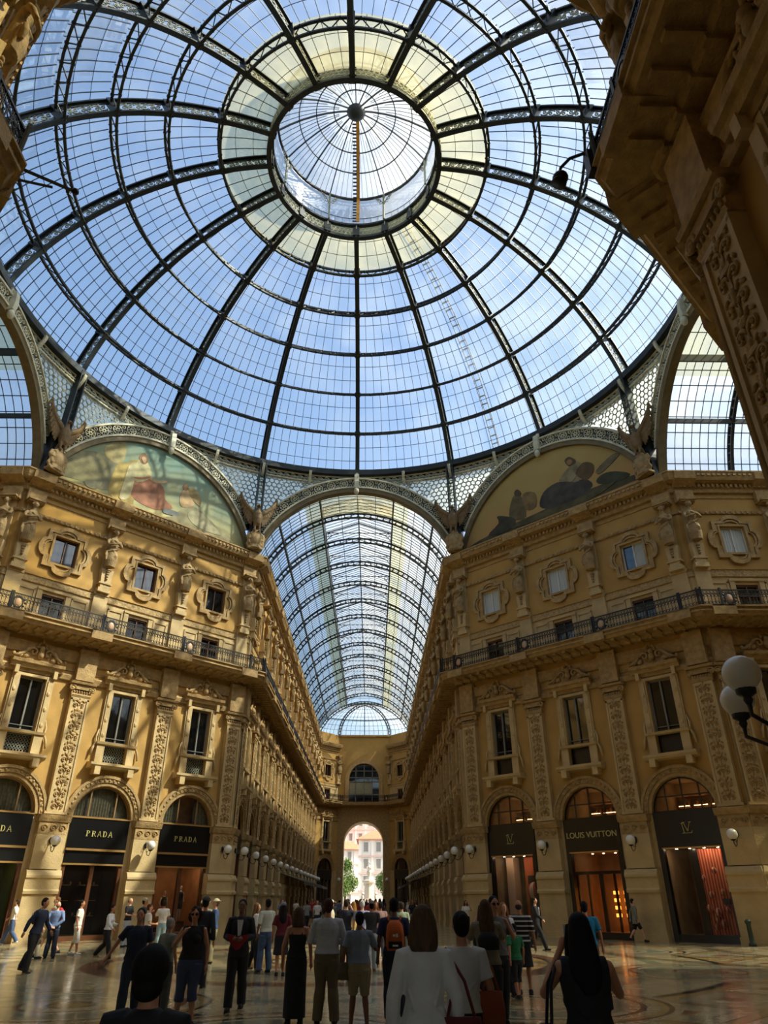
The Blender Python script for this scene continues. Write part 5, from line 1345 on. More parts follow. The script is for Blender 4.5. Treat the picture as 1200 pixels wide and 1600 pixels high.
def palace(M, W, D, H, roofh, label, floors, red=True):
    t = empty('palace', label, 'building', 'buildings round the far square', M)
    b = MB(); b.box(0, W, 0, D, 0, H)
    b.build('walls', CREAMW, t)
    b = MB(); e = .8
    b.add([(-e, -e, H), (W+e, -e, H), (W+e, D+e, H), (-e, D+e, H), (3, 3, H+roofh), (W-3, 3, H+roofh), (W-3, D-3, H+roofh), (3, D-3, H+roofh)], [(0,3,2,1),(0,1,5,4),(1,2,6,5),(2,3,7,6),(3,0,4,7),(4,5,6,7)])
    b.build('tiled_roof', TILE, t)
    b = MB()
    for k in range(floors+1): z = H*k/floors-.3; b.box(-.25, W+.25, -.25, D+.25, z, z+.35)
    b.build('string_course', mat('pink_stone', (224, 190, 172), .8), t)
    n = int(W/2.9); win = None
    for f in range(floors):
        for i in range(n):
            if f == 0 and i % 2: continue
            x, z = 1.5+2.9*i, H*f/floors+.9
            if win is None:
                b = MB(); b.box(-.5, .5, -.06, .02, 0, 1.9); b.cur = 1; b.box(-.68, -.5, -.16, 0, -.1, 2.05); b.box(.5, .68, -.16, 0, -.1, 2.05); b.box(-.75, .75, -.25, 0, 2.0, 2.2); b.box(-.75, .75, -.25, 0, -.25, -.08)
                win = b.build('window', [SHUT, WHITE], t); c = win
            else: c = win.copy(); C.objects.link(c); c.parent = t
            c.matrix_local = T(x, 0, z)
    for f in range(1, floors):
        for i in range(5):
            c = win.copy(); C.objects.link(c); c.parent = t; c.matrix_local = T(0, 2+3*i, H*f/floors+.9) @ Matrix.Rotation(-pi/2, 4, 'Z')
    b = MB()
    for i in range(n+1):
        x = 1.5+2.9*i-1.45; b.box(x-.22, x+.22, -.2, 0, H/floors, H)
    b.build('pilasters', CREAMW, t)
    return t
palace(RZ(0, -1.6, 150), 26, 18, 13.9, 2.0, 'cream palace with red tiled roof seen through the portal', 4)
palace(RZ(14, -40, 172), 40, 16, 13.5, 2.2, 'paler palace with tiled roof, further back on the left', 4)
palace(RZ(0, -24, 200), 27, 14, 40, 7, 'tall pale building with red roof seen through the end glass', 10)

# ================================================================ people
SK = {'l': mat('skin_light', (214, 160, 128), .55), 'm': mat('skin_tan', (178, 120, 86), .55), 'd': mat('skin_brown', (112, 70, 48), .55)}
def cloth(c): return mat('cloth_%d_%d_%d' % c, c, .85, var=.12, scale=5, bump=.35, bscale=8)
def hairmat(c):
    n = 'hair_%d_%d_%d' % c
    if n in MC: return MC[n]
    m = mat(n, c, .75, var=.35, scale=1, spec=.2); nt = m.node_tree; no = [q for q in nt.nodes if q.type == 'TEX_NOISE'][0]; tc = [q for q in nt.nodes if q.type == 'TEX_COORD'][0]
    mp = nt.nodes.new('ShaderNodeMapping'); mp.inputs['Scale'].default_value = (70, 70, 5); nt.links.new(tc.outputs['Object'], mp.inputs[0]); nt.links.new(mp.outputs[0], no.inputs['Vector']); return m
def stripes_cloth():
    m = mat('striped_knit', (30, 28, 30), .85); nt = m.node_tree; b = nt.nodes['Principled BSDF']
    if len(nt.nodes) > 2: return m
    tc = nt.nodes.new('ShaderNodeTexCoord'); s = nt.nodes.new('ShaderNodeSeparateXYZ'); nt.links.new(tc.outputs['Object'], s.inputs[0])
    mu = nt.nodes.new('ShaderNodeMath'); mu.operation = 'MULTIPLY'; mu.inputs[1].default_value = 11; nt.links.new(s.outputs[2], mu.inputs[0])
    fr = nt.nodes.new('ShaderNodeMath'); fr.operation = 'FRACT'; nt.links.new(mu.outputs[0], fr.inputs[0])
    r = nt.nodes.new('ShaderNodeValToRGB'); r.color_ramp.interpolation = 'CONSTANT'; r.color_ramp.elements[0].color = rgb(26, 24, 26); r.color_ramp.elements[1].position = .66; r.color_ramp.elements[1].color = rgb(200, 196, 190)
    nt.links.new(fr.outputs[0], r.inputs[0]); nt.links.new(r.outputs[0], b.inputs['Base Color']); return m
ARMS = dict(down=((.245, .03, 1.14), (.26, -.03, .895)), fwd=((.24, -.09, 1.16), (.24, -.27, 1.0)), back=((.25, .13, 1.17), (.27, .17, .93)),
            camera=((.27, -.2, 1.22), (.1, -.34, 1.5)), hold=((.25, -.03, 1.14), (.09, -.27, 1.12)), hip=((.4, .06, 1.2), (.2, -.08, 1.03)), strap=((.27, -.09, 1.17), (.13, -.2, 1.36)),
            behind=((.26, .12, 1.16), (.06, .2, .98)), out=((.32, .0, 1.2), (.44, -.06, .99)), phone=((.28, -.12, 1.16), (.16, -.3, 1.3)))
LEGS = dict(stand=(((.095, -.01, .49), (.11, .02, .09)),)*2, stride=(((.095, -.18, .52), (.1, -.3, .1)), ((.095, .06, .49), (.1, .34, .17))), step=(((.095, -.09, .5), (.1, -.12, .09)), ((.095, .03, .49), (.1, .17, .12))),
            ease=(((.11, -.02, .49), (.15, .02, .09)), ((.095, -.06, .5), (.13, -.03, .09))))
TOR = [(.80, .10, .10, 0), (.88, .165, .118, .01), (.96, .17, .12, .012), (1.04, .145, .10, .0), (1.12, .142, .098, -.003), (1.22, .16, .108, -.004), (1.32, .178, .115, 0), (1.39, .172, .1, .004), (1.43, .12, .08, .008), (1.47, .062, .062, .006)]
PCOUNT = [0]
def person(label, x, y, face, H=1.72, top=None, sleeve='short', hem=.93, bottom=None, bkind='trousers', hair=('short', (40, 28, 20)), skin='m', arms=('down', 'down'), legs='stand', wide=1.0, shoes=(30, 26, 24), lean=0, vox=None, extra=None, hat=None, group=None, female=False, flip=False, opened=None, glasses=False):
    k = H/1.75
    d = math.hypot(x-CAMP.x, y-CAMP.y)
    vox = vox or (.009 if d < 9 else .011 if d < 17 else .016 if d < 32 else .024)
    M = RZ(face, x, y) @ Matrix.Rotation(radians(lean), 4, 'X') @ Matrix.Scale(k, 4)
    root = empty('person', label, 'person', group, M)
    L = LEGS[legs] if not flip else LEGS[legs][::-1]
    near = d < 17
    hipw = 1.06 if female else 1.0; shw = .92 if female else 1.0
    def sh(sx): return (sx*.178*shw*min(wide, 1.1), .005, 1.405)
    def torso(b, inf, z0, z1, wmul=1.0):
        rings = []
        for z, rx, ry, cy in TOR:
            f = (hipw if z < 1.05 else shw if z > 1.2 else (.93 if female else 1))*wide
            if z0-.001 <= z <= z1+.001: rings.append((0, cy, z, rx*f+inf, ry*(.7+.3*wide)*1.0+inf))
        b.loft(rings, 18)
        if female and z1 > 1.3 and z0 < 1.25:
            for sx in (-1, 1): b.ell((sx*.075, -.085, 1.27), (.062+inf, .055+inf*.6, .06+inf), 10, 8)
    def legtube(b, i, inf, stop, straight=0):
        sx = (-1, 1)[i]; kn, an = Vector(L[i][0]), Vector(L[i][1]); kn.x *= sx; an.x *= sx; hp = Vector((sx*.088*hipw, .01, .88))
        pts = [hp, hp.lerp(kn, .35), hp.lerp(kn, .75), kn, kn.lerp(an, .3)+Vector((0, .012, 0)), kn.lerp(an, .7), an]; rs = [.098*hipw*min(wide, 1.15), .088*min(wide, 1.15), .068, .056, .06, .046, .038]
        n = {'full': 7, 'knee': 4, 'calf': 5}[stop]
        rr = [r+inf+(straight*(j/6)) for j, r in enumerate(rs)]
        if stop == 'full' and inf: pts[-1] = an+Vector((0, 0, -.03)); 
        b.tube(pts[:n], rr[:n], 12)
    def arm(b, i, inf, frac):
        sx = (-1, 1)[i]; e, w_ = ARMS[arms[i]]; s0 = Vector(sh(sx)); e = Vector((e[0]*sx*min(wide, 1.15), e[1], e[2])); w_ = Vector((w_[0]*sx*min(wide, 1.15), w_[1], w_[2]))
        pts = [Vector((sx*.11, .005, 1.4)), s0, s0.lerp(e, .5), e, e.lerp(w_, .35), w_]; rs = [.06, .056, .047, .04, .039, .027]
        n = {'none': 0, 'cap': 2, 'short': 3, 'elbow': 4, 'long': 6}[frac]
        if n:
            p2, r2_ = pts[:n], [r+inf for r in rs[:n]]
            if frac == 'short': p2.append(s0.lerp(e, .75)); r2_.append(.045+inf*1.4)
            b.tube(p2, r2_, 12)
        return e, w_
    b = MB(); torso(b, -.004, .8, 1.47)
    b.tube([(0, .005, 1.42), (0, 0, 1.5), (0, -.005, 1.58)], [.06, .052, .05], 12)
    b.ell((0, 0, 1.645), (.073, .092, .105), 18, 14); b.ell((0, -.03, 1.59), (.056, .062, .068), 14, 10)
    b.ell((0, -.075, 1.56), (.024, .02, .018), 8, 6)
    b.tube([(0, -.085, 1.665), (0, -.098, 1.645), (0, -.112, 1.622), (0, -.092, 1.612)], [.009, .011, .015, .01], 8)
    for sx in (-1, 1):
        b.ell((sx*.074, .005, 1.635), (.01, .02, .032), 8, 6); b.ell((sx*.04, -.066, 1.62), (.022, .018, .022), 8, 6)
    b.ell((0, -.08, 1.682), (.05, .014, .011), 10, 6)
    for i in (0, 1):
        legtube(b, i, -.004, 'full'); e, w_ = arm(b, i, -.003, 'long'); sx = (-1, 1)[i]
        d_ = (w_-e).normalized(); side = Vector((0, -1, 0)) if abs(d_.y) < .8 else Vector((0, 0, 1)); side = (side-d_*side.dot(d_)).normalized(); nrm = d_.cross(side)
        pc = w_+d_*.05; b.tube([w_-d_*.01, w_+d_*.03, w_+d_*.075, w_+d_*.095], [.024, .03, .034, .03], 10)
        inw = Vector((-sx, 0, 0)); inw = inw-d_*inw.dot(d_); inw = inw.normalized() if inw.length > .1 else nrm
        cu = .5 if arms[i] in ('down', 'back', 'out', 'fwd') else 1.3
        for f, (o_, ln) in enumerate(((.032, .068), (.012, .078), (-.009, .073), (-.03, .058))):
            p0 = w_+d_*.085+side*o_; p1 = p0+d_*ln*.5+inw*ln*.12*cu; p2 = p1+(d_*.75+inw*.5*cu).normalized()*ln*.35; p3 = p2+(d_*.5+inw*.8*cu).normalized()*ln*.25
            b.tube([p0, p1, p2, p3], [.0105, .0098, .009, .0078], 7)
        p0 = w_+d_*.03+side*.028; b.tube([p0, p0+side*.028+d_*.03+inw*.01, p0+side*.038+d_*.058+inw*.02], [.013, .011, .009], 7)
        an = Vector(L[i][1]); an.x *= sx; b.ell((an.x, an.y-.05, max(.045, an.z-.05)), (.04, .11, .035), 10, 8)
    o = b.build('body', SK[skin], root); remesh(o, vox, 2)
    if top:
        m = top if not isinstance(top, tuple) else cloth(top)
        b = MB(); jac = opened is not None
        inf = .024 if jac else .018
        torso(b, inf, .88 if hem < .9 else .96, 1.43); 
        if hem < .93: b.loft([(0, .01, hem, .175*hipw*wide+.03, .13+.02), (0, .01, .93, .172*hipw*wide+.02, .125+.012), (0, 0, 1.04, .15*wide+.02, .105+.016)], 18)
        elif hem < 1.0: b.loft([(0, .012, hem, .17*hipw*wide+.02, .12+.018), (0, 0, 1.04, .15*wide+.014, .1+.014)], 18)
        for i in (0, 1): arm(b, i, inf, sleeve)
        b.loft([(0, .004, 1.36, .17*shw*wide+inf, .105+inf), (0, .005, 1.42, .14*shw*wide+inf, .085+inf), (0, .008, 1.455, .085+inf, .07+inf), (0, .01, 1.47, .07, .068)], 16)
        if sleeve == 'long' or jac: b.tube([(0, .01, 1.42), (0, .012, 1.475)], [.085, .068], 14)
        # a few folds across the back and sides
        rn = random.Random(int(x*100)); 
        if near:
            for q in range(9):
                z = rn.uniform(1.0, 1.34); a = rn.uniform(0, 2*pi); rr = (.15*wide, .1); 
                p = [((rr[0]+inf)*cos(a+u*.7), (rr[1]+inf)*sin(a+u*.7), z+u*.09*rn.choice((-1, 1))) for u in (0, .5, 1)]; b.tube(p, [.008, .012, .008], 6)
        o = b.build('jacket' if jac else 'top', m, root); remesh(o, vox, 2)
        if jac:
            b = MB(); b.prism([(-.055, 1.42), (.055, 1.42), (.028, 1.16), (-.028, 1.16)], -.147, -.12); b.build('shirt_front', cloth(opened), root)
    if bottom:
        b = MB(); m = cloth(bottom)
        if bkind in ('trousers', 'shorts', 'capri'):
            torso(b, .01, .8, 1.04)
            for i in (0, 1): legtube(b, i, .014, {'trousers': 'full', 'shorts': 'knee', 'capri': 'calf'}[bkind], .028 if bkind == 'trousers' else .02)
        else:
            zz = {'skirt': .5, 'dress': .5, 'longdress': .07}[bkind]
            b.loft([(0, 0, zz, .22 if bkind != 'longdress' else .2, .19), (0, 0, (zz+.9)/2, .195, .15), (0, .01, .9, .185*hipw, .135), (0, 0, 1.04, .158, .115), (0, 0, 1.08, .12, .08)], 20)
            if bkind != 'skirt': torso(b, .012, .96, 1.32 if sleeve == 'none' else 1.43)
            if bkind != 'skirt' and sleeve == 'none':
                for sx in (-1, 1): b.tube([(sx*.1, -.1, 1.28), (sx*.1, -.075, 1.41), (sx*.095, .04, 1.43), (sx*.09, .105, 1.3)], .012, 6)
        o = b.build(bkind if bkind != 'longdress' else 'dress', m, root); remesh(o, vox, 2)
    for i in (0, 1):
        sx = (-1, 1)[i]; an = Vector(L[i][1]); b = MB(); z = max(.04, an.z-.055)
        b.ell((sx*an.x, an.y-.055, z), (.048, .135, .04), 14, 8); b.ell((sx*an.x, an.y, z+.02), (.046, .06, .045), 12, 8); b.box(sx*an.x-.04, sx*an.x+.04, an.y-.15, an.y+.05, z-.04, z-.02)
        b.build('shoe', cloth(shoes), root)
    if hair:
        kind, hc = hair; b = MB(); hm = hairmat(hc)
        b.ell((0, .022, 1.672), (.083, .096, .094), 18, 12); b.ell((0, .035, 1.63), (.079, .078, .09), 14, 10)
        if kind == 'long':
            b.loft([(0, .12, 1.24, .03, .02), (-.01, .118, 1.28, .075, .03), (0, .115, 1.34, .108, .04), (0, .09, 1.42, .118, .055), (0, .05, 1.54, .105, .075), (0, .03, 1.65, .09, .09), (0, .02, 1.72, .06, .06)], 16)
            for sx in (-1, 1): b.tube([(sx*.075, -.03, 1.68), (sx*.09, -.03, 1.58), (sx*.1, -.02, 1.46), (sx*.09, 0, 1.36)], [.02, .028, .03, .018], 8)
        elif kind == 'bob':
            b.loft([(0, .045, 1.43, .1, .055), (0, .04, 1.48, .116, .075), (0, .03, 1.56, .118, .09), (0, .02, 1.65, .105, .1), (0, .02, 1.73, .07, .08)], 16)
        elif kind == 'curly':
            rn = random.Random(3)
            for q in range(70):
                v = Vector((rn.gauss(0, 1), rn.gauss(0, 1), rn.gauss(0, 1))).normalized()
                if v.y < -.45 and v.z < .5: continue
                b.ell((v.x*.1, .03+v.y*.1, 1.63+v.z*.115), rn.uniform(.025, .042), 8, 6)
        elif kind == 'full': b.ell((0, .03, 1.655), (.098, .112, .108), 18, 12); b.ell((0, .045, 1.57), (.085, .08, .07), 14, 10)
        elif kind == 'bun': b.ell((0, .12, 1.7), .045, 10, 8)
        elif kind == 'bald': b = MB(); b.ell((0, .045, 1.62), (.078, .068, .06), 14, 10)
        o = b.build('hair', hm, root); remesh(o, max(.007, vox*.7), 2)
    if hat:
        kind, hc = hat; b = MB(); b.ell((0, .01, 1.7), (.092, .106, .08), 16, 10)
        if kind == 'brim': b.loft([(0, .0, 1.695, .155, .17), (0, 0, 1.71, .15, .165)], 20)
        else: b.loft([(0, -.09, 1.69, .07, .09), (0, -.09, 1.7, .07, .09)], 14)
        b.build('hat', cloth(hc), root)
    if near and abs(((face+180) % 360)-180) < 80:
        b = MB()
        if glasses:
            for sx in (-1, 1): b.ell((sx*.034, -.097, 1.643), (.03, .01, .021), 12, 8); b.tube([(sx*.06, -.09, 1.648), (sx*.08, .0, 1.645)], .004, 5)
            b.build('sunglasses', cloth((14, 12, 12)), root)
        else:
            for sx in (-1, 1): b.ell((sx*.031, -.084, 1.643), (.012, .008, .007), 8, 6)
            b.build('eyes', cloth((30, 22, 18)), root)
        b = MB(); b.ell((0, -.09, 1.585), (.024, .008, .007), 10, 6); b.build('lips', cloth((150, 80, 72)), root)
    return root, M
def held(name, label, cat, M, fn, mats, group=None, vox=None):
    b = MB(); fn(b); o = b.build(name, mats, M=M); tag(o, label, cat, group)
    if vox: remesh(o, vox, 1)
    return o
def tote(x, y, z, w, h, strap_top):
    def f(b):
        b.loft([(x, y, z-h, w*.5, .06), (x, y, z-h*.5, w*.52, .07), (x, y, z, w*.44, .035)], 14)
        for s in (-1, 1): b.tube([(x+s*w*.3, y, z), (x+s*w*.12, y*.6, (z+strap_top)/2), (x*.62, y*.2, strap_top)], .012, 6)
    return f
def backpack_fn(col2=None):
    def f(b):
        b.loft([(0, .2, 1.0, .13, .07), (0, .215, 1.08, .15, .09), (0, .215, 1.22, .15, .1), (0, .2, 1.36, .13, .08), (0, .17, 1.43, .07, .04)], 18)
        for s in (-1, 1): b.tube([(s*.09, .14, 1.42), (s*.11, .05, 1.475), (s*.12, -.09, 1.4), (s*.13, -.13, 1.25), (s*.15, .05, 1.05)], .018, 6)
        b.cur = 1; b.box(-.11, .11, .27, .312, 1.03, 1.13); b.cur = 0; b.tube([(-.1, .305, 1.17), (-.07, .31, 1.33), (.07, .31, 1.33), (.1, .305, 1.17)], .008, 5)
        b.cur = 2; b.box(-.045, .045, .312, .318, 1.06, 1.085); b.box(-.045, -.01, .312, .322, 1.19, 1.24); b.box(.0, .04, .312, .322, 1.2, 1.23)
    return f
WC, BLK = (206, 204, 196), (16, 15, 16)
JEAN = (48, 58, 82)
# the near walkers
_, m = person('person with shoulder length light brown hair in a loose white shirt, seen from behind', 1.75, -20.52, 180, 1.71, WC, 'long', .88, (30, 30, 36), hair=('bob', (84, 62, 42)), skin='l', arms=('down', 'down'), legs='step', wide=.98, female=True)
held('handbag', 'dark red shoulder bag hanging on the white shirted walker', 'bag', m, tote(-.27, .06, 1.02, .34, .44, 1.46), [cloth((92, 26, 22))])
_, m = person('person in a short white top with black hair and bare arms, seen from behind', 2.16, -19.52, 184, 1.65, (196, 194, 188), 'short', 1.0, BLK, hair=('bun', (14, 12, 12)), skin='m', arms=('down', 'fwd'), legs='step', female=True)
held('handbag', 'tan leather shoulder bag beside the short white top', 'bag', m, tote(-.24, .06, 1.12, .24, .26, 1.46), [cloth((140, 66, 32))])
_, m = person('person with very long black hair in a black dress holding a camera up', 2.85, -21.02, 176, 1.66, BLK, 'cap', .9, BLK, 'longdress', hair=('long', (12, 10, 10)), skin='m', arms=('camera', 'camera'), legs='stand', female=True, wide=1.05)
held('camera', 'small silver camera held up by the walker in black', 'camera', m, lambda b: (b.box(-.055, .055, -.4, -.37, 1.6, 1.67), b.tube([(0, -.4, 1.63), (0, -.44, 1.63)], .022, 12)), [mat('silver_plastic', (170, 170, 172), .35, .5)])
held('handbag', 'black boxy shopping bag carried by the walker in black', 'bag', m, lambda b: (b.box(.26, .34, -.15, .2, .75, 1.05), b.tube([(.3, -.1, 1.05), (.27, -.05, 1.3), (.2, 0, 1.44), (.27, .1, 1.3), (.3, .15, 1.05)], .012, 6)), [cloth((20, 18, 18))])
person('person with dark hair and dark top, nearest to the viewer, only head and shoulders showing', .30, -22.85, 172, 1.56, (20, 18, 20), 'long', .9, BLK, hair=('full', (18, 14, 12)), skin='m')
person('person in a dark suit with white shirt carrying a red folder, walking this way', -1.13, -11.57, 2, 1.75, (22, 21, 24), 'long', .82, (22, 21, 24), hair=('short', (22, 16, 14)), skin='d', arms=('hold', 'hold'), legs='step', opened=(214, 214, 216))
held('folder', 'red folder held open by the walker in the dark suit', 'folder', RZ(2, -1.13, -11.57), lambda b: b.prism([(-.2, 1.2), (0, 1.15), (.2, 1.2), (.17, 1.12), (.04, .96), (-.02, .94), (-.17, 1.1)], -.31, -.29), [cloth((150, 24, 34))])
person('person in a long black sleeveless dress with brown hair, seen from behind', .08, -12.93, 178, 1.63, None, 'none', .9, (16, 15, 17), 'longdress', hair=('bob', (78, 58, 40)), skin='m', arms=('down', 'down'), legs='stand', female=True)
person('person in a pale grey shirt and brown trousers with thin reddish hair, seen from behind', .61, -13.27, 180, 1.76, (176, 178, 182), 'long', .98, (104, 90, 66), hair=('short', (70, 40, 26)), skin='m', arms=('hold', 'hold'), legs='ease', wide=1.16)
_, m = person('person in a blue grey tee and khaki shorts with cropped black hair', 1.15, -13.72, 184, 1.57, (118, 126, 142), 'short', .96, (138, 122, 92), 'shorts', hair=('short', (14, 12, 12)), skin='d', arms=('phone', 'down'), legs='ease', wide=1.12, female=True, shoes=(90, 74, 54))
held('handbag', 'olive cloth shoulder bag between the pale shirt and the blue grey tee', 'bag', m, tote(.27, .02, .98, .2, .26, 1.46), [cloth((84, 80, 54))])
_, m = person('person in a navy polo shirt and dark jeans wearing the orange backpack', 1.73, -13.11, 182, 1.77, (30, 40, 74), 'short', .94, (32, 34, 44), hair=('short', (14, 12, 12)), skin='d', arms=('down', 'down'), legs='step', wide=1.05)
held('backpack', 'orange and black backpack on the navy polo shirt', 'backpack', m, backpack_fn(), [cloth((196, 92, 30)), cloth((18, 18, 18)), cloth((220, 220, 215))])
_, m = person('person in a grey t-shirt with sunglasses and black trousers, walking this way', 3.4, -13.54, 12, 1.79, (106, 106, 104), 'short', .93, (20, 20, 24), hair=('short', (22, 18, 16)), skin='m', arms=('down', 'strap'), legs='step', glasses=True)
held('backpack', 'black rucksack hanging from one shoulder of the grey t-shirt', 'backpack', m, lambda b: (b.loft([(-.24, .12, 1.0, .1, .1), (-.25, .12, 1.2, .11, .12), (-.23, .1, 1.38, .07, .08)], 14), b.tube([(-.2, .05, 1.38), (-.13, 0, 1.46), (-.16, -.12, 1.36), (-.24, .02, 1.1)], .018, 6)), [cloth((22, 22, 24))])
person('person with curly dark hair, sunglasses, black top and denim capris', -1.61, -13.39, 4, 1.64, (20, 18, 20), 'cap', .96, (56, 66, 92), 'capri', hair=('curly', (44, 28, 22)), skin='m', arms=('strap', 'down'), legs='ease', wide=1.1, female=True, glasses=True)
person('person with short dark hair in a navy t-shirt and dark jeans, walking this way', -2.72, -12.71, 6, 1.62, (32, 38, 58), 'short', .93, (34, 42, 58), hair=('short', (22, 18, 18)), skin='m', arms=('out', 'down'), legs='step', wide=1.08)
person('person with grey hair and grey green top behind the curly haired walker', -2.3, -12.2, 150, 1.46, (130, 134, 122), 'short', .95, (70, 68, 60), hair=('short', (150, 144, 134)), skin='m')
# left and middle ground
person('person in a navy jacket and black trousers leaning forward, hands down', -8.29, -3.88, 80, 1.82, (30, 38, 62), 'long', .9, (20, 18, 20), hair=('short', (24, 20, 18)), skin='m', arms=('back', 'fwd'), legs='step', lean=9)
_, m = person('person in a turquoise t-shirt and light trousers with a dark backpack', -10.2, 1.3, 95, 1.77, (70, 160, 180), 'short', .94, (150, 140, 116), hair=('short', (34, 26, 20)), skin='l', legs='step')
held('backpack', 'dark backpack on the turquoise t-shirt', 'backpack', m, backpack_fn(), [cloth((28, 28, 36)), cloth((20, 20, 26)), cloth((120, 120, 120))])
person('person in a white shirt and jeans walking out at the far left', -14.79, 9.44, -80, 1.78, (224, 220, 208), 'elbow', .95, (70, 92, 128), hair=('short', (60, 44, 30)), skin='l', arms=('fwd', 'back'), legs='stride', shoes=(210, 205, 196))
person('person in a blue checked shirt and navy trousers, hands behind the back', -9.7, 1.3, 190, 1.7, (112, 130, 166), 'long', .93, (30, 36, 56), hair=('bald', (150, 110, 84)), skin='l', arms=('behind', 'behind'), legs='ease', wide=1.12)
_, m = person('person striding in a cream shirt and shorts with a red backpack', -10.3, 2.6, -60, 1.84, (206, 196, 160), 'short', .94, (150, 140, 108), 'shorts', hair=('short', (110, 70, 40)), skin='l', legs='stride', arms=('fwd', 'back'))
held('backpack', 'bright red backpack beside the blue checked shirt', 'backpack', m, backpack_fn(), [cloth((196, 44, 36)), cloth((90, 24, 24)), cloth((160, 160, 160))])
person('person in a white t-shirt and long white shorts with a thin diagonal strap', -9.5, 3.0, 100, 1.74, (226, 224, 212), 'short', .93, (214, 212, 200), 'capri', hair=('short', (20, 16, 14)), skin='m', legs='step', arms=('down', 'down'), shoes=(220, 215, 205))
person('person in a white blouse and black trousers striding to the right', -7.58, .39, 85, 1.6, (220, 220, 220), 'long', .98, (20, 18, 20), hair=('short', (30, 22, 18)), skin='m', legs='stride', arms=('fwd', 'hold'), female=True, shoes=(150, 120, 90), lean=4)
person('bald person in a black t-shirt and pale trousers against the pillar', -9.15, 7.75, 75, 1.82, (24, 22, 24), 'short', .93, (176, 186, 192), hair=('bald', (120, 90, 70)), skin='l', arms=('hold', 'hold'))
person('person in a straw hat and cream shirt among the left group', -8.03, 6.2, 60, 1.7, (216, 206, 176), 'short', .94, (196, 186, 150), 'shorts', hair=('short', (120, 90, 60)), skin='l', hat=('brim', (196, 174, 128)))
_, m = person('bearded looking person in a cap and dark green top with camera bag', -7.5, 4.2, 100, 1.8, (60, 66, 54), 'short', .93, (60, 60, 64), hair=('short', (40, 28, 20)), skin='m', hat=('cap', (176, 170, 140)), arms=('phone', 'down'))
held('handbag', 'black camera bag worn by the capped person in green', 'bag', m, tote(.24, 0, 1.0, .26, .2, 1.46), [cloth((24, 24, 28))])
person('person in a white t-shirt with light blue jeans among the left group', -7.0, 5.2, 200, 1.72, (222, 220, 216), 'short', .94, (140, 170, 190), hair=('short', (54, 36, 24)), skin='m', arms=('hold', 'phone'))
_, m = person('young person in a pale t-shirt and dark trousers with a red satchel', -6.2, .3, 110, 1.62, (210, 206, 196), 'short', .95, (34, 32, 38), hair=('short', (96, 58, 34)), skin='l', arms=('hold', 'down'))
held('handbag', 'red satchel slung on the young person in the pale t-shirt', 'bag', m, tote(.2, .1, 1.15, .24, .28, 1.46), [cloth((190, 26, 40))])
person('person in a red polo shirt, black shorts and a white cap', -4.15, -.8, 80, 1.72, (190, 30, 34), 'short', .93, (20, 20, 22), 'shorts', hair=('short', (70, 50, 34)), skin='l', hat=('cap', (224, 216, 196)), shoes=(120, 60, 40), wide=1.1)
person('person in a denim shirt, khaki trousers and a wide straw hat', -3.7, -1.1, -70, 1.76, (64, 88, 126), 'long', .94, (150, 140, 104), hair=('short', (110, 90, 70)), skin='l', hat=('brim', (200, 186, 150)), legs='ease', arms=('down', 'hold'), wide=1.1)
person('person in a grey shirt and white cap behind the red polo shirt', -4.5, 1.4, 160, 1.74, (150, 150, 144), 'short', .93, (90, 84, 70), hair=('short', (90, 80, 70)), skin='l', hat=('cap', (220, 214, 200)))
person('person in dark clothes and a dark cap behind the walker in the suit', -2.62, -7.8, 170, 1.8, (28, 28, 36), 'long', .9, (26, 26, 32), hair=('short', (24, 20, 18)), skin='m', hat=('cap', (60, 60, 58)))
person('person in a pale shirt and blue jeans looking down the arm', -1.62, -4.15, 215, 1.76, (196, 198, 186), 'elbow', .95, (64, 84, 116), hair=('short', (26, 20, 18)), skin='d', legs='ease', arms=('hold', 'down'))
person('person in a dark red top and black skirt with bare legs', -1.05, -5.24, 190, 1.67, (96, 22, 36), 'short', .95, (24, 20, 26), 'skirt', hair=('long', (30, 20, 18)), skin='m', legs='step', female=True, hat=('cap', (110, 116, 124)))
_, m = person('person in a white cardigan and black trousers in profile', -2.0, -3.55, 95, 1.66, (214, 212, 208), 'long', .93, (24, 24, 28), hair=('long', (120, 84, 50)), skin='l', legs='step', female=True, arms=('hold', 'down'), shoes=(140, 110, 80))
held('handbag', 'black handbag beside the white cardigan', 'bag', m, tote(.26, 0, .95, .28, .22, 1.46), [cloth((22, 20, 22))])
person('person in a charcoal t-shirt and pale trousers, hand on hip', 1.34, -3.88, 185, 1.7, (52, 50, 50), 'short', .94, (170, 180, 184), hair=('short', (24, 18, 16)), skin='m', legs='step', arms=('down', 'hip'), shoes=(140, 90, 70), hat=('cap', (120, 118, 112)))
person('person in a white cap and cream top in profile', -.1, 1.5, 90, 1.72, (222, 212, 180), 'short', .9, (206, 196, 160), 'shorts', hair=('short', (90, 70, 50)), skin='l', hat=('cap', (234, 228, 214)))
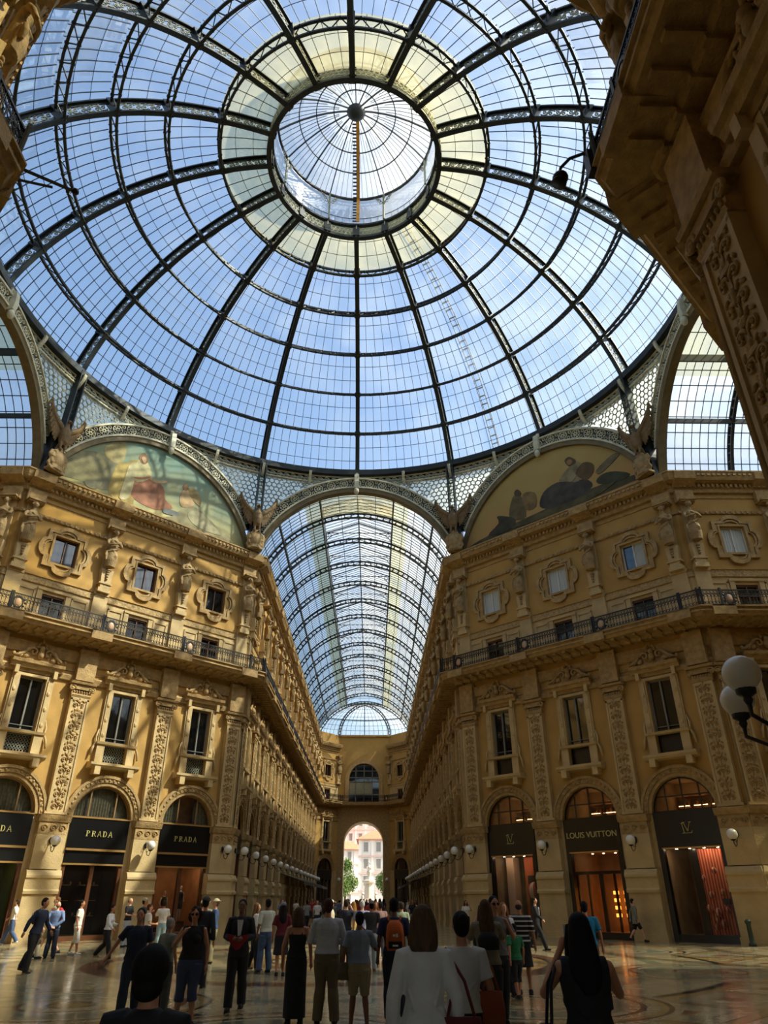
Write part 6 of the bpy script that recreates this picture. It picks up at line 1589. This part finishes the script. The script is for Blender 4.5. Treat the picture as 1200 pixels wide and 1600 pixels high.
# right side
_, m = person('person in a black and white striped jumper with shaved head', 4.58, -9.4, 165, 1.73, stripes_cloth(), 'elbow', .92, (22, 20, 22), 'skirt', hair=('bald', (60, 50, 44)), skin='m', legs='step', arms=('down', 'down'), wide=1.08)
person('child in a green t-shirt in front of the striped jumper', 4.3, -10.1, 200, 1.3, (30, 110, 66), 'short', .9, (28, 26, 30), 'capri', hair=('short', (24, 20, 18)), skin='m', legs='step', arms=('down', 'back'))
person('person in a dark suit striding past the right shopfronts', 7.87, 4.82, 70, 1.8, (30, 26, 30), 'long', .82, (26, 24, 28), hair=('short', (36, 26, 20)), skin='l', legs='stride', arms=('fwd', 'back'), opened=(200, 200, 204))
_, m = person('person in a grey coat walking to the right past the glass doors', 13.69, 10.44, 85, 1.75, (128, 126, 112), 'long', .72, (28, 26, 30), 'shorts', hair=('short', (40, 28, 22)), skin='l', legs='stride', arms=('down', 'back'))
held('handbag', 'dark bag carried by the walker in the grey coat', 'bag', m, tote(.27, -.03, .86, .3, .24, .93), [cloth((40, 38, 34))])
person('person in a turquoise t-shirt seen from behind, beside the walker in black', 5.87, -9.97, 170, 1.7, (28, 128, 168), 'short', .93, (90, 80, 66), 'shorts', hair=('short', (24, 20, 20)), skin='m', legs='step', wide=1.12)
person('person in a white top and black trousers photographing by the right pillar', 6.5, 16.6, 10, 1.68, (214, 206, 190), 'short', .97, (22, 20, 24), hair=('long', (50, 34, 24)), skin='m', arms=('down', 'camera'), female=True)
person('person in dark blue with long dark hair near the first right shopfront', 7.3, 12.0, 200, 1.64, (30, 40, 80), 'short', .9, (60, 74, 100), hair=('long', (30, 22, 20)), skin='m', female=True)
_, m = person('person with very long brown hair and raised arms taking a picture', 3.05, -14.9, 178, 1.74, (120, 110, 90), 'short', .93, (30, 30, 36), hair=('long', (76, 54, 36)), skin='l', arms=('camera', 'camera'), female=True)
held('handbag', 'black bag on the back of the long haired picture taker', 'bag', m, lambda b: b.loft([(0, .2, 1.12, .15, .05), (0, .2, 1.25, .16, .06), (0, .18, 1.34, .1, .04)], 14), [cloth((16, 16, 18))])
person('person with blond hair and a white top looking back', 4.2, -9.6, 15, 1.68, (220, 216, 210), 'short', .95, (60, 60, 70), hair=('long', (150, 100, 56)), skin='l', female=True)
person('person in a navy top photographing above the crowd', .55, -1.8, 170, 1.74, (40, 42, 58), 'short', .93, (50, 50, 54), hair=('short', (60, 44, 32)), skin='l', arms=('camera', 'camera'))
person('person in a sand coloured dress with a red bag', .72, .2, 200, 1.68, None, 'none', .9, (196, 170, 112), 'dress', hair=('long', (150, 112, 60)), skin='l', female=True)
held('handbag', 'small red bag of the person in the sand coloured dress', 'bag', RZ(200, .72, .2), tote(.24, 0, 1.0, .2, .2, 1.42), [cloth((180, 26, 36))])
person('white haired person in a lilac shirt with shoulder straps', 1.05, -2.0, 175, 1.72, (150, 150, 176), 'short', .93, (120, 116, 100), hair=('short', (206, 204, 198)), skin='l', wide=1.1)
person('person in an orange strapless top facing this way', 1.5, 3.4, 5, 1.66, None, 'none', .9, (190, 110, 60), 'dress', hair=('bob', (120, 76, 40)), skin='m', female=True)
person('person in a pale green shirt behind the navy polo shirt', 2.3, -1.5, 180, 1.66, (170, 184, 150), 'short', .93, (80, 78, 70), hair=('short', (60, 50, 44)), skin='l')
person('person in a pink and white top ahead of the charcoal t-shirt', 1.65, .8, 178, 1.66, (220, 180, 184), 'short', .93, (90, 90, 100), hair=('short', (40, 30, 26)), skin='m')
bake()
# distant crowd filling the arm: a few kinds of figure, copied
cols = [('white', (216, 212, 204)), ('black', (26, 25, 28)), ('grey', (120, 120, 118)), ('navy', (34, 42, 70)), ('red', (160, 44, 40)), ('beige', (186, 166, 124)), ('blue', (90, 120, 160)), ('brown', (90, 66, 46))]
kinds = []
for i, (cn, cc) in enumerate(cols):
    r_, _ = person('figure', 60, 0, 0, 1.72, cc, 'short', .93, [(40, 42, 52), (150, 140, 116), (30, 30, 34), (70, 84, 110)][i % 4], ('trousers', 'shorts')[i % 3 == 1], hair=(('short', 'long')[i % 2], [(40, 28, 20), (110, 76, 44), (24, 18, 16)][i % 3]), skin='lmd'[i % 3], legs=('stand', 'step', 'stride')[i % 3], arms=(('down', 'hold'), ('fwd', 'back'), ('phone', 'down'))[i % 3], vox=.03, female=i % 2 == 1)
    kinds.append(r_)
bake()
rn = random.Random(11); taken = []
ZN = ['just beyond the octagon', 'in the first third of the far arm', 'halfway down the far arm', 'in the last third of the far arm', 'close to the far portal', 'out on the far square']
ZR = [(18, 26), (27, 42), (43, 58), (59, 72), (73, 88), (94, 112)]
SD = ['near the left wall', 'left of the middle', 'in the middle', 'right of the middle', 'near the right wall']
first = set()
for zi, (ya, yb) in enumerate(ZR):
    for si in range(5):
        for c in rn.sample(range(8), 2 if zi < 5 else 1):
            for _ in range(20):
                x = -5.6+2.24*si+rn.uniform(.1, 2.0); y = rn.uniform(ya, yb)
                if zi == 5: x *= .5
                if all((x-a)**2+(y-b_)**2 > .5 for a, b_ in taken): break
            taken.append((x, y)); h = rn.uniform(.94, 1.05)
            o = kinds[c] if c not in first else copy_tree(kinds[c]); first.add(c)
            o.matrix_world = RZ(rn.choice((0, 180, 170, 10, 90, 200)), x, y) @ Matrix.Scale(h*1.72/1.75, 4)
            tag(o, 'distant %s topped figure %s, %s' % (cols[c][0], ZN[zi], SD[si]), 'person', 'distant crowd in the far arm')
# mannequins in the orange shop window
Mq = face(135, 18.28)
for i, (sx, c, lb) in enumerate(((4.75, (60, 50, 44), 'headed mannequin in a black top and orange skirt in the orange window'), (5.75, (40, 44, 58), 'mannequin in a dark jacket standing higher in the orange window'))):
    t = empty('mannequin', lb, 'mannequin', 'shop window mannequins', Mq @ T(sx, .75, .45+.25*i))
    b = MB(); b.loft([(0, 0, .8, .1, .1), (0, 0, .9, .15, .1), (0, 0, 1.05, .11, .08), (0, 0, 1.3, .16, .1), (0, 0, 1.42, .1, .07), (0, 0, 1.5, .04, .04)], 12); b.ell((0, 0, 1.62), (.07, .085, .11), 12, 8)
    for s in (-1, 1): b.tube([(s*.07, 0, .9), (s*.08, 0, .5), (s*.08, 0, .03)], [.07, .05, .03], 8); b.tube([(s*.16, 0, 1.4), (s*.22, .03, 1.15), (s*.2, -.08, .95)], [.045, .035, .025], 8)
    b.build('figure', mat('mannequin_white', (220, 205, 180), .5), t)
    b = MB(); b.loft([(0, 0, 1.0, .14, .1), (0, 0, 1.3, .18, .115), (0, 0, 1.43, .11, .08)], 12); b.build('top', cloth(c), t)
    b = MB(); b.loft([(0, 0, .6, .18, .14), (0, 0, .9, .17, .12), (0, 0, 1.04, .12, .09)], 12); b.build('skirt', cloth((214, 110, 66) if i == 0 else (60, 60, 70)), t)
    b = MB(); b.box(-.3, .3, -.2, .2, -.25-.25*i, 0); b.build('plinth', cloth((90, 60, 40)), t)
# near details: projector on the near balcony, street sign and bollard at the right corner
Mn = face(-45, 18.28)
t = empty('wall_lamp', 'pair of large white globes on curved arms at the near right corner', 'lamp', M=Matrix.Identity(4))
for P in ((6.14, -18.06, 4.3), (6.72, -16.7, 4.3)):
    P = Vector(P); b = MB(); a_ = Vector((7.5, -17.75, 4.0)); dn = P-Vector((0, 0, .24))
    b.tube([a_, a_.lerp(dn, .35)-Vector((0, 0, .42)), a_.lerp(dn, .7)-Vector((0, 0, .48)), dn-Vector((0, 0, .28)), dn-Vector((0, 0, .12))], [.035, .03, .028, .028, .035], 8); b.lathe([(.03, -.16), (.06, -.1), (.05, -.06), (.12, -.02), (.13, .05), (.06, .08)], 12, tuple(dn)); b.ell(tuple(a_), (.08, .08, .16), 10, 8); b.build('bracket', IRONB, t)
    b = MB(); b.ell(tuple(P), .235, 28, 18); b.build('globe', MC['opal_glass'], t)
t = empty('floodlight', 'dark round floodlight on a curved arm outside the near balcony', 'light', M=T(5.72, -18.0, 15.0))
b = MB(); b.tube([(.1, .0, .3), (0, .05, .45), (-.25, .2, .5), (-.42, .35, .4), (-.45, .4, .25)], .035, 8); b.box(.0, .16, -.12, .12, -.3, .35); b.build('arm', IRONB, t)
b = MB(); b.ell((-.45, .4, .12), (.17, .17, .15), 14, 10); b.tube([(-.45, .4, .1), (-.5, .45, -.02)], [.15, .17], 14); b.build('lamp_head', IRONB, t)
t = empty('spotlight_bracket', 'thin pole bracket sticking out from the near left balcony', 'bracket', M=T(-6.0, -17.6, 15.0))
b = MB(); b.bar((-.3, 0, .3), (.75, .5, .2), .05); b.bar((-.3, 0, -.1), (.4, .35, .1), .04); b.ell((.8, .52, .2), .08, 8, 6); b.build('pole', IRONB, t)
Ms = RZ(0, S8, A)
t = empty('street_sign', 'small marble name plate on the right corner pedestal', 'sign', M=Ms @ T(.35, -.52, 2.3)); b = MB(); b.box(-.3, .3, -.03, 0, -.12, .12); b.build('plate', mat('marble_plate', (206, 196, 164), .5), t)
b = MB(); b.box(-.27, .27, -.035, -.03, -.1, -.09); b.box(-.27, .27, -.035, -.03, .09, .1); b.build('border', BLACK, t)
t = empty('bollard', 'dark green iron bollard at the right corner', 'bollard', M=RZ(0, 17.3, 6.9))
b = MB(); b.lathe([(.16, 0), (.16, .08), (.1, .14), (.09, .8), (.13, .84), (.13, .92), (.05, .98)], 16); b.build('post', mat('green_iron', (52, 66, 56), .4, .3), t)
